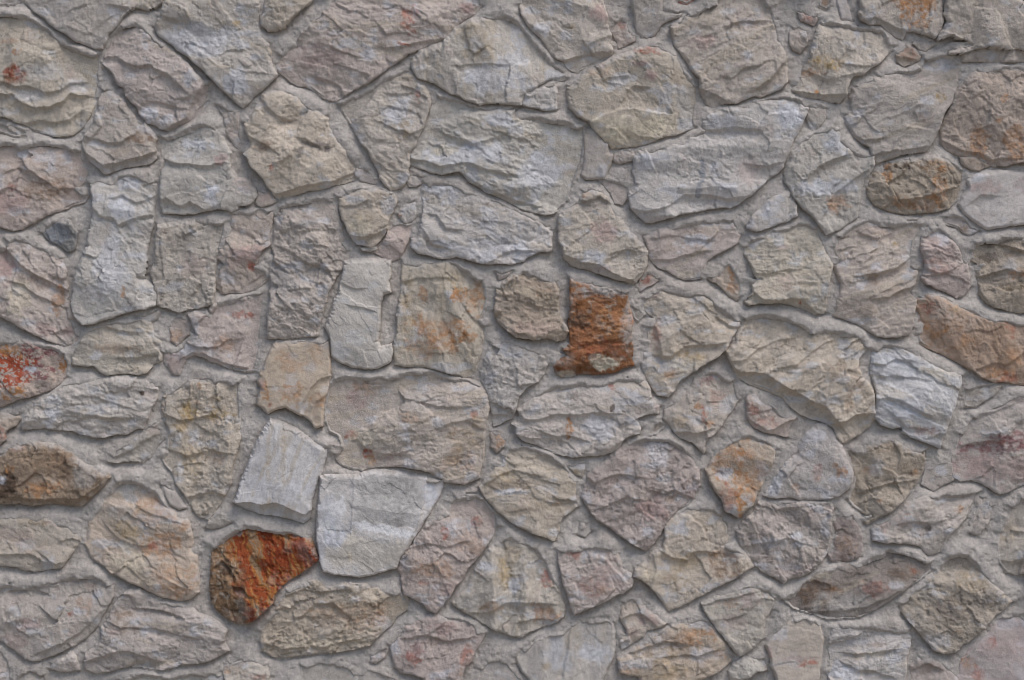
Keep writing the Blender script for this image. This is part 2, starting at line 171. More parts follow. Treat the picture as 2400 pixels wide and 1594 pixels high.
o2 w 10|1360,1222 1383,1222 1386,1241 1370,1257 1354,1250
o3 c 26|1584,1199 1609,1186 1644,1183 1673,1186 1692,1202 1705,1228 1708,1253 1705,1273 1724,1282 1740,1295 1756,1311 1764,1327 1737,1343 1708,1359 1673,1378 1647,1394 1616,1410 1590,1422 1568,1432 1558,1413 1542,1394 1526,1375 1510,1359 1488,1349 1491,1333 1517,1314 1529,1295 1555,1285 1561,1260 1558,1234 1571,1212
o4 c 20|1459,1410 1478,1397 1498,1394 1510,1413 1526,1432 1545,1448 1561,1461 1536,1473 1517,1477 1498,1496 1475,1512 1459,1521 1455,1512 1456,1499 1472,1486 1469,1470 1456,1451 1456,1429
o5 w 22|1211,1540 1223,1521 1255,1499 1284,1483 1316,1477 1338,1461 1360,1454 1392,1448 1421,1445 1437,1461 1440,1486 1440,1521 1434,1547 1421,1572 1412,1594 1405,1630 1252,1630 1242,1591 1223,1572 1211,1553
o6 t2 26|1453,1556 1450,1544 1472,1531 1498,1512 1523,1489 1549,1473 1574,1461 1606,1451 1641,1438 1660,1451 1676,1473 1692,1493 1708,1515 1718,1534 1711,1553 1689,1569 1660,1585 1628,1594 1612,1630 1507,1630 1501,1585 1475,1582 1456,1576
o7 g 24|1647,1413 1667,1403 1692,1391 1721,1375 1746,1368 1778,1371 1801,1381 1813,1400 1810,1426 1794,1448 1788,1473 1785,1496 1762,1518 1734,1536 1718,1518 1699,1493 1676,1467 1660,1445 1651,1429
o8 P 26|1780,1179 1808,1171 1847,1171 1891,1172 1949,1174 1952,1190 1946,1215 1947,1241 1942,1273 1939,1295 1920,1317 1904,1336 1879,1349 1853,1356 1837,1365 1818,1352 1796,1343 1770,1324 1751,1298 1735,1273 1729,1244 1745,1222 1770,1199
p1 D 16|1955,1222 1971,1202 1997,1201 2006,1222 2016,1247 2019,1273 2014,1301 1987,1311 1971,1316 1946,1312 1941,1298 1952,1279 1958,1253
p2 g 24|2046,1241 2051,1228 2076,1218 2102,1199 2124,1180 2156,1164 2197,1158 2242,1155 2274,1151 2296,1150 2284,1167 2277,1186 2264,1212 2245,1231 2223,1250 2210,1269 2201,1292 2185,1300 2169,1295 2159,1279 2131,1273 2095,1269 2070,1269 2048,1265
p3 g 16|2293,1161 2309,1161 2322,1186 2319,1215 2306,1238 2290,1252 2271,1247 2274,1222 2287,1190
p4 D 26|1831,1403 1853,1387 1879,1362 1904,1343 1930,1330 1971,1320 2006,1314 2038,1301 2064,1292 2083,1279 2111,1282 2140,1292 2162,1301 2182,1314 2185,1333 2162,1352 2143,1365 2118,1384 2092,1400 2067,1416 2041,1432 2013,1445 1981,1448 1949,1451 1923,1448 1904,1438 1879,1432 1856,1426
p5 s 28|2185,1346 2197,1324 2217,1298 2242,1289 2268,1292 2284,1311 2300,1336 2319,1359 2341,1381 2363,1400 2370,1410 2354,1426 2331,1442 2306,1470 2284,1489 2268,1505 2255,1512 2239,1528 2213,1531 2191,1521 2175,1505 2156,1480 2134,1458 2115,1435 2108,1413 2131,1387 2153,1368
p6 c 26|2335,1273 2338,1247 2357,1209 2363,1186 2389,1164 2437,1155 2437,1349 2386,1346 2357,1340 2341,1320 2338,1295
p7 P 20|2242,1591 2249,1569 2255,1540 2274,1515 2296,1489 2322,1461 2344,1438 2373,1442 2437,1448 2437,1630 2261,1630
p8 c 22|1796,1512 1808,1496 1828,1477 1844,1458 1856,1445 1885,1442 1910,1448 1923,1464 1930,1493 1928,1525 1923,1556 1920,1585 1910,1604 1904,1630 1834,1630 1821,1591 1808,1556 1805,1531
p9 w 26|1952,1473 1965,1461 1997,1458 2038,1461 2083,1470 2134,1470 2137,1496 2127,1525 2124,1550 2121,1579 2127,1630 1962,1630 1939,1576 1949,1547 1946,1509
p10 g 20|2137,1563 2153,1540 2178,1537 2204,1547 2226,1566 2245,1591 2255,1630 2131,1630
p11 w 16|1710,1572 1722,1553 1748,1537 1792,1537 1799,1556 1796,1569 1773,1572 1757,1585 1735,1591 1713,1591
"""
STAINS = """
a4 B 35 174 27 26 .9
a4 O 43 123 10 6 .7
a4 D 115 80 19 19 .6
a4 P 159 166 10 16 .5
a4 O 26 96 26 6 .5
a7 W 459 92 80 38 .6
a7 W 555 195 38 32 .7
a7 Y 555 53 13 8 .8
a7 B 491 14 8 6 .8
a6 W 351 265 19 16 .8
a6 W 389 281 16 13 .7
a6 W 446 182 22 19 .6
a9 B 332 325 35 13 .8
a9 B 306 360 48 16 .4
a10 B 121 443 57 26 .7
a10 R 32 437 10 8 .7
a10 P 0 478 64 32 .6
a10 W 51 357 13 16 .7
a11 P 517 373 16 13 .8
a11 W 494 446 16 19 .9
a11 W 462 338 38 16 .7
a11 P 574 427 26 26 .4
a12 P 622 462 16 16 .5
a14 D 737 338 41 8 .8
a14 D 677 287 38 6 .5
a14 D 705 357 6 19 .6
a14 B 626 344 26 13 .7
a14 R 638 395 5 8 .7
a14 D 766 351 11 6 .9
b1 R 957 45 19 26 .6
b1 P 753 134 57 26 .5
b1 P 1091 19 19 13 .8
b1 R 941 104 19 4 .7
b1 W 865 131 16 16 .6
b5 Y 948 303 13 35 .6
b5 W 938 258 26 29 .5
b5 R 979 223 6 16 .5
b6 W 1158 277 32 22 .7
b6 W 1110 360 112 26 .6
b6 K 1043 351 26 13 .6
b6 W 1254 408 64 51 .7
b3 Y 1118 96 41 48 .45
b3 D 1132 86 8 45 .35
b3 W 1160 191 70 32 .6
b3 W 1198 137 38 22 .5
c1 P 1402 29 19 22 .8
c1 W 1271 67 19 16 .6
c1 Y 1341 67 13 10 .5
c1 W 1246 26 22 10 .5
c2 R 1456 51 19 16 .4
c6 R 1514 116 29 12 .65
c6 K 1485 297 83 29 .8
c6 P 1523 179 13 13 .8
c6 P 1504 150 19 8 .7
c6 B 1587 185 13 26 .4
c6 G 1606 242 22 38 .6
c6 O 1408 166 26 16 .3
c4 R 1606 2 19 8 .7
c9 I 1647 399 8 26 .8
c9 I 1638 446 8 19 .7
c9 W 1510 373 19 13 .7
c9 W 1848 271 35 29 .85
c9 W 1676 287 22 16 .5
c9 P 1756 402 32 29 .4
c5 P 1647 96 32 16 .6
c5 B 1756 51 48 13 .4
c7 W 1412 399 19 19 .5
d1 R 1898 41 13 13 .4
d2 O 1933 3 13 10 .5
d5 Y 1942 147 45 16 .8
d5 O 1898 172 26 8 .6
d5 O 1915 214 5 5 .9
d5 W 1987 147 10 6 .8
d6 O 2143 16 35 32 .9
d6 O 2156 56 26 13 .8
d9 R 2131 124 19 16 .3
d11 Y 2207 228 13 10 .8
d12 O 2296 341 26 35 .6
d12 O 2382 344 29 41 .6
d12 O 2338 281 8 6 .8
d12 O 2354 231 8 8 .7
d14 O 1968 475 29 19 .6
d14 B 1936 392 38 10 .4
d14 W 1942 437 64 19 .7
d14 W 1955 344 32 19 .6
d15 O 2201 440 19 35 .7
d15 E 2121 386 14 10 .8
d15 O 2081 405 10 19 .8
d15 O 2146 478 70 16 .6
d15 E 2099 389 4 5 .9
d15 O 2194 386 38 16 .5
d16 P 2312 440 32 16 .6
d16 P 2395 434 22 19 .4
d16 W 2290 415 22 13 .6
e1 W 303 429 29 16 .7
e1 W 284 483 26 29 .8
e1 W 262 630 41 80 .5
e1 B 255 537 8 19 .4
e1 O 292 684 4 13 .7
e3 P 13 623 19 38 .8
e3 B 89 658 45 19 .5
e3 O 134 703 13 29 .7
e3 P 105 773 26 16 .6
e3 K 45 703 26 41 .6
e3 P 163 776 19 13 .6
e4 P 453 623 38 26 .3
e4 D 431 566 45 19 .35
e5 P 584 591 38 19 .6
e5 R 590 626 11 10 .7
e5 P 555 607 32 26 .4
e6 R 38 866 51 35 1
e6 O 29 827 45 16 .9
e6 M 92 818 38 19 .7
e6 O 150 853 14 16 .9
e6 M 96 872 22 19 .7
e6 W 72 866 14 10 1
e7 O 271 818 48 13 .3
e7 B 255 764 13 10 .4
e10 R 561 738 29 8 .6
e10 O 523 811 22 22 .5
e10 W 434 821 19 13 .7
e10 P 411 843 22 22 .5
e9 O 411 789 16 19 .5
f1 I 721 524 19 11 .4
f1 I 661 662 32 48 .3
f1 D 759 607 32 19 .35
f2 K 846 534 29 22 .7
f2 Y 855 505 29 16 .3
f4 O 938 505 6 6 .6
f10 O 1075 693 16 22 .9
f10 O 1120 693 26 35 .7
f10 O 992 693 10 19 .6
f10 O 1018 779 57 35 .7
f10 O 1078 789 29 13 .8
f10 Y 954 722 16 64 .5
f10 Y 1069 658 19 26 .5
f10 O 1008 815 41 26 .5
f10 D 1046 767 19 13 .3
f6 W 1158 579 96 32 .5
f6 W 1024 438 38 19 .6
f6 W 1149 521 22 29 .5
f6 W 1056 470 19 22 .5
g1 D 1386 477 41 22 .5
g1 O 1373 457 10 6 .5
g1 P 1421 540 32 29 .6
g1 W 1386 601 38 13 .6
g1 K 1354 582 19 13 .4
g1 P 1405 630 38 6 .5
g2 B 1641 544 35 13 .45
g2 B 1590 579 41 16 .35
g2 W 1628 563 38 13 .6
g2 K 1606 642 29 13 .4
g2 W 1667 521 32 10 .4
g3 O 1718 630 10 19 .7
g3 O 1718 674 13 13 .6
g3 R 1689 630 6 8 .6
g4 R 1514 652 13 14 .7
g5 C 1415 837 19 14 0
g5 K 1418 846 30 19 1
g5 G 1421 677 61 19 .85
g5 E 1360 748 26 16 .5
g5 K 1329 875 22 10 .7
g5 G 1469 767 14 45 .6
g6 B 1284 690 35 13 .6
g6 P 1246 770 57 16 .4
g6 B 1255 665 26 6 .4
g8 R 1539 783 10 32 .4
g8 Y 1622 837 35 16 .7
g8 O 1568 878 13 10 .6
g8 P 1529 690 16 13 .5
g8 K 1612 853 38 19 .4
g8 B 1638 805 19 6 .4
h1 W 1799 492 26 19 .6
h2 W 1764 569 19 13 .6
h2 P 1834 580 19 6 .5
h2 P 1837 662 22 19 .4
h2 R 1874 706 3 5 .8
h3 P 2054 544 35 16 .3
h3 Y 2100 574 8 6 .8
h3 B 2044 655 19 22 .6
h3 B 2092 684 38 13 .35
h3 B 2025 728 38 19 .35
h3 B 1971 556 13 6 .5
h3 B 2118 591 13 6 .5
h4 P 2201 591 32 32 .4
h4 W 2210 556 16 22 .6
h4 B 2197 674 19 6 .5
h4 R 2197 623 32 19 .25
h5 B 2255 537 16 8 .7
h6 B 2379 601 19 16 .5
h6 E 2338 569 32 10 .5
h6 O 2382 642 19 10 .6
h6 Y 2367 671 32 13 .4
h6 W 2370 623 22 16 .4
h7 O 2197 767 41 29 .7
h7 R 2178 722 19 13 .5
h7 G 2194 744 32 41 .3
h7 T 2306 799 80 38 .5
h7 R 2370 776 19 22 .5
h7 O 2331 872 26 13 .6
h7 R 2367 885 26 13 .5
h7 Y 2249 722 19 10 .4
e6 O 41 916 22 11 .9
e6 O 19 930 13 8 .8
e6 R 26 884 26 16 .6
e6 M 137 817 22 19 .5
i1 W 134 967 26 16 .6
i1 W 128 938 19 13 .4
i1 E 333 921 5 5 .9
i2 P 360 1008 19 13 .3
i3 R 5 1018 10 19 .5
i4 B 134 1085 57 32 .7
i4 O 96 1145 38 16 .7
i4 E 16 1142 26 29 .85
i4 O 26 1098 13 10 .8
i4 W 6 1123 13 10 .7
i4 P 41 1050 19 8 .5
i4 G 204 1117 38 26 .5
i5 Y 446 970 22 22 .8
i5 Y 507 970 38 16 .7
i5 Y 424 996 16 13 .7
i5 Y 446 1078 22 48 .5
i5 O 507 1072 22 16 .35
i5 O 467 903 5 8 .8
i5 B 462 945 13 6 .7
i5 Y 507 932 11 10 .5
f14 O 678 852 29 32 .5
f14 O 741 823 19 26 .4
f14 O 687 922 26 19 .6
f14 O 623 919 10 22 .8
f14 R 632 950 6 7 1
f14 O 745 938 19 16 .6
f14 P 612 900 8 13 .6
f14 W 709 954 10 19 .5
j1 Y 630 1085 6 96 .35
j1 Y 665 1069 6 83 .4
j1 W 646 1149 80 32 .4
j2 O 853 909 22 16 .5
j2 P 831 938 29 22 .6
j2 R 859 1066 13 10 .8
j2 O 872 1080 13 10 .9
j2 R 821 1018 13 10 .6
j2 O 961 976 19 13 .5
j2 Y 1092 1037 51 45 .4
j2 O 1067 1008 10 10 .5
j2 R 1111 970 8 8 .5
j2 Y 1118 986 16 13 .5
j2 K 856 1027 35 19 .5
j2 O 1086 1082 41 26 .3
j2 K 837 1082 35 10 .6
j2 P 910 1075 16 8 .5
j2 G 981 941 80 38 .3
j5 O 1172 1034 10 16 .6
k1 E 1436 956 6 7 .7
k1 D 1346 929 19 10 .6
k1 O 1334 1002 8 21 .9
k1 R 1433 906 6 10 .6
k1 E 1459 964 6 5 .6
k1 W 1403 1005 38 29 .6
k1 W 1323 906 26 10 .5
k1 D 1464 992 10 26 .5
k1 P 1540 954 13 10 .5
k2 M 1655 890 22 13 .6
k2 O 1636 954 8 10 .7
k2 R 1649 970 8 16 .6
k2 O 1664 994 8 8 .7
k2 Y 1588 989 22 16 .4
k2 R 1684 929 19 19 .3
k2 W 1696 878 22 13 .5
k4 P 1531 1196 41 26 .7
k4 W 1543 1063 29 32 .5
k4 P 1428 1129 10 10 .5
k4 B 1572 1168 16 10 .6
k4 D 1588 1078 32 13 .3
k4 M 1610 1149 26 19 .25
k5 Y 1183 1117 38 19 .5
k5 B 1212 1133 54 13 .4
k5 W 1196 1153 35 8 .8
k5 Y 1285 1181 38 16 .4
k5 W 1177 1078 10 19 .6
k5 O 1304 1181 10 6 .4
k5 B 1234 1196 41 13 .4
k6 Y 1352 1104 10 10 .5
h8 B 1968 871 41 22 .5
h8 O 1987 945 10 26 .3
h8 B 2006 903 29 19 .35
h8 G 1834 830 112 13 .2
h9 W 2099 846 64 38 .6
h9 P 2159 1008 26 10 .7
h9 P 2197 1012 16 10 .4
h9 K 2210 871 38 13 .5
h9 W 2115 957 48 32 .6
k7 O 1735 1117 16 48 .8
k7 O 1751 1024 16 13 .8
k7 O 1733 1187 8 22 .9
k7 O 1687 1088 19 29 .7
k7 W 1700 1110 19 16 .7
k7 O 1777 1104 22 41 .4
k7 R 1710 1165 19 26 .4
k7 O 1697 1066 13 13 .5
l1 R 1764 960 13 16 .5
l1 R 1792 989 26 13 .4
l2 W 1904 1027 32 26 .5
l2 W 1812 1123 19 38 .7
l2 O 1971 1104 13 10 .8
l2 O 1955 1088 6 5 .7
l2 R 1914 1104 13 19 .4
l2 O 1864 1142 8 11 .7
l2 O 1914 1129 6 13 .5
l2 G 1891 1126 80 32 .35
l3 B 2067 1047 48 13 .5
l3 O 2035 1104 13 10 .5
l3 O 2148 1109 8 8 .6
l3 B 2108 1094 48 19 .35
l3 O 2060 1174 6 6 .7
l3 W 2054 1098 16 19 .4
l4 M 2344 1047 80 19 .8
l4 M 2386 1027 32 16 .7
l4 P 2338 1098 105 35 .65
l4 R 2335 1037 19 6 .6
l4 P 2386 935 22 13 .35
l4 D 2363 1088 64 16 .4
l5 B 2293 935 19 10 .5
m1 Y 86 1222 38 13 .5
m1 O 105 1206 10 5 .6
m1 P 38 1257 41 29 .4
m1 B 64 1273 48 19 .3
m1 P 128 1225 26 10 .4
m2 O 357 1199 57 32 .5
m2 O 411 1349 41 38 .55
m2 O 383 1273 48 26 .6
m2 R 357 1279 8 8 .5
m2 Y 306 1247 38 26 .5
m2 G 287 1139 45 26 .7
m2 O 431 1234 16 10 .6
m2 K 303 1324 48 38 .5
m2 G 281 1199 38 19 .4
m2 O 415 1387 29 19 .5
m3 O 195 1416 19 19 .4
m3 B 210 1365 19 13 .5
m3 R 166 1438 6 5 .7
m3 P 70 1461 26 13 .6
m3 P 38 1502 35 26 .4
m3 P 179 1359 32 13 .4
m4 B 287 1438 26 13 .6
m4 B 281 1473 38 19 .55
m4 D 376 1432 41 8 .6
m4 B 306 1397 19 10 .4
m4 P 268 1480 16 6 .5
m10 B 558 1566 26 13 .4
m10 O 533 1569 13 10 .5
m10 R 606 1585 19 6 .4
n1 O 1015 1336 48 19 .55
n1 R 1117 1222 13 10 .5
n1 O 1094 1273 41 19 .35
n1 R 1043 1250 10 13 .6
n1 W 1094 1164 35 10 .5
n1 R 995 1365 13 6 .4
n1 P 1046 1381 32 19 .4
n2 Y 1180 1343 19 35 .6
n2 R 1282 1362 16 19 .6
n2 O 1279 1438 35 19 .6
n2 O 1152 1419 26 13 .5
n2 W 1203 1371 13 19 .7
n2 W 1123 1324 22 16 .4
n2 G 1101 1410 29 16 .6
n2 Y 1203 1301 19 29 .4
n3 O 804 1438 80 32 .3
n3 B 772 1422 38 16 .3
n3 O 887 1445 38 26 .3
n3 D 734 1381 38 16 .2
n3 K 728 1509 96 19 .4
n4 R 967 1537 19 16 .6
n4 M 976 1525 19 13 .5
n4 P 1040 1470 32 19 .6
n4 B 1024 1502 29 13 .5
n4 W 925 1509 13 26 .6
n4 R 1097 1540 19 19 .5
n4 O 1091 1582 16 16 .5
o1 R 1351 1295 16 13 .5
o1 B 1421 1285 35 13 .5
o1 R 1392 1375 38 19 .3
o1 P 1424 1349 32 38 .5
o1 O 1412 1384 19 10 .4
o1 W 1370 1301 10 16 .5
o1 W 1354 1391 19 16 .4
o3 B 1705 1320 38 35 .75
o3 O 1673 1308 13 19 .5
o3 W 1590 1238 22 16 .6
o3 Y 1612 1317 38 22 .5
o3 K 1517 1343 26 19 .5
o3 W 1574 1400 32 13 .4
o3 Y 1581 1362 32 19 .4
o3 G 1596 1212 26 16 .4
o4 P 1523 1448 29 19 .6
o4 P 1482 1480 22 13 .5
o4 W 1466 1512 16 13 .5
o5 W 1392 1531 38 29 .6
o5 W 1306 1534 26 38 .5
o5 Y 1281 1563 13 10 .5
o5 Y 1412 1454 19 13 .4
o5 B 1418 1445 10 10 .4
o5 Y 1354 1502 10 48 .25
o6 B 1596 1505 64 19 .6
o6 O 1625 1493 38 16 .6
o6 Y 1549 1540 32 22 .4
o6 E 1616 1528 19 13 .35
o6 B 1651 1550 19 10 .6
o6 W 1647 1534 38 19 .4
o6 O 1469 1572 19 10 .5
o6 Y 1574 1579 48 16 .5
o6 O 1670 1480 10 16 .5
o6 O 1686 1534 16 10 .4
o7 O 1711 1416 26 16 .4
o7 P 1756 1403 26 19 .5
o7 B 1765 1378 16 8 .6
o7 P 1718 1458 38 19 .3
o7 W 1746 1381 16 10 .4
o8 W 1866 1253 13 10 .8
o8 G 1891 1260 38 19 .4
o8 D 1828 1212 41 19 .3
o8 B 1808 1314 13 13 .3
o8 P 1859 1333 48 19 .3
o8 W 1805 1273 38 13 .4
p1 B 1984 1273 29 38 .6
p1 D 1984 1212 16 16 .6
p2 O 2249 1196 11 8 .6
p2 E 2178 1239 10 6 .7
p2 B 2162 1247 16 10 .6
p2 O 2124 1204 6 5 .6
p2 P 2073 1234 10 16 .5
p2 W 2060 1260 19 16 .5
p2 P 2115 1225 29 13 .3
p4 B 1907 1381 45 32 .7
p4 O 1955 1384 16 13 .5
p4 E 1891 1400 22 22 .5
p4 D 2099 1292 38 13 .6
p4 B 2121 1343 35 19 .7
p4 E 2105 1346 22 10 .5
p4 R 2143 1340 8 10 .4
p4 R 2054 1381 29 19 .3
p4 W 2099 1371 19 10 .5
p4 G 1981 1416 64 26 .5
p4 K 1923 1349 32 10 .4
p5 D 2242 1317 35 16 .5
p5 E 2242 1429 41 32 .35
p5 D 2217 1445 51 38 .4
p5 Y 2255 1356 22 19 .35
p5 D 2290 1419 26 29 .5
p5 W 2197 1505 38 19 .4
p5 O 2242 1477 10 8 .4
p5 Y 2284 1371 26 26 .3
p5 B 2319 1410 13 13 .35
p6 Y 2370 1253 19 26 .3
p6 B 2395 1324 16 10 .4
p6 D 2367 1247 8 19 .4
p7 O 2271 1556 16 19 .6
p7 R 2293 1582 16 16 .6
p7 R 2325 1505 10 13 .5
p7 W 2363 1461 38 19 .5
p7 P 2351 1525 48 32 .4
p7 G 2322 1556 38 38 .3
p8 R 1904 1553 19 5 .6
p8 R 1879 1558 10 6 .7
p8 P 1879 1544 48 6 .5
p8 P 1805 1528 6 13 .8
p8 W 1821 1486 26 19 .5
p9 Y 2009 1540 19 10 .5
p9 W 1981 1579 45 16 .7
p9 G 2076 1563 32 19 .6
p9 B 2057 1512 29 6 .5
p9 K 2060 1534 32 8 .5
p9 W 2013 1505 26 13 .4
p10 B 2178 1569 32 13 .5
p10 D 2162 1550 19 10 .4
m9 G 549 1244 26 14 .7
m9 E 528 1330 18 19 .75
m9 E 561 1378 13 13 .6
e6 R 19 1547 3 3 0
e2 I 137 547 35 29 .55
e6 R 13 853 38 19 .9
e6 R 35 888 35 16 .8
h6 E 2322 604 22 13 .6
h6 D 2338 652 38 26 .5
j3 G 906 1174 77 61 .9
j3 G 785 1145 35 26 .6
j3 K 862 1298 89 45 .5
j3 G 871 1292 64 38 .4
j3 W 772 1212 26 41 .8
j3 W 779 1253 32 26 .9
j3 Z 798 1190 19 19 .8
j3 Z 849 1231 22 9 1
j3 Z 887 1239 29 7 1
j3 Z 922 1245 29 7 1
j3 Z 954 1250 22 10 1
j3 Z 766 1234 26 13 .9
j3 W 1005 1158 14 35 .9
j3 Y 820 1301 6 13 .45
j3 W 753 1285 10 32 .6
k7 O 1719 1069 29 19 .6
k7 O 1764 1142 19 29 .6
k7 O 1751 1063 19 19 .5
h7 O 2242 799 38 22 .5
h7 B 2338 815 45 38 .5
h7 O 2370 846 26 26 .5
h7 B 2258 824 38 16 .5
g5 E 1354 754 22 13 .45
g5 R 1405 821 54 19 .4
g5 B 1354 751 19 16 .5
g5 O 1437 751 29 38 .5
c6 K 1526 293 48 22 .9
c6 K 1447 303 38 26 .9
a4 R 35 174 27 24 .75
a4 B 19 191 19 13 .7
a4 W 96 166 57 19 .4
a4 W 179 201 29 16 .5
a4 W 70 223 38 16 .5
"""
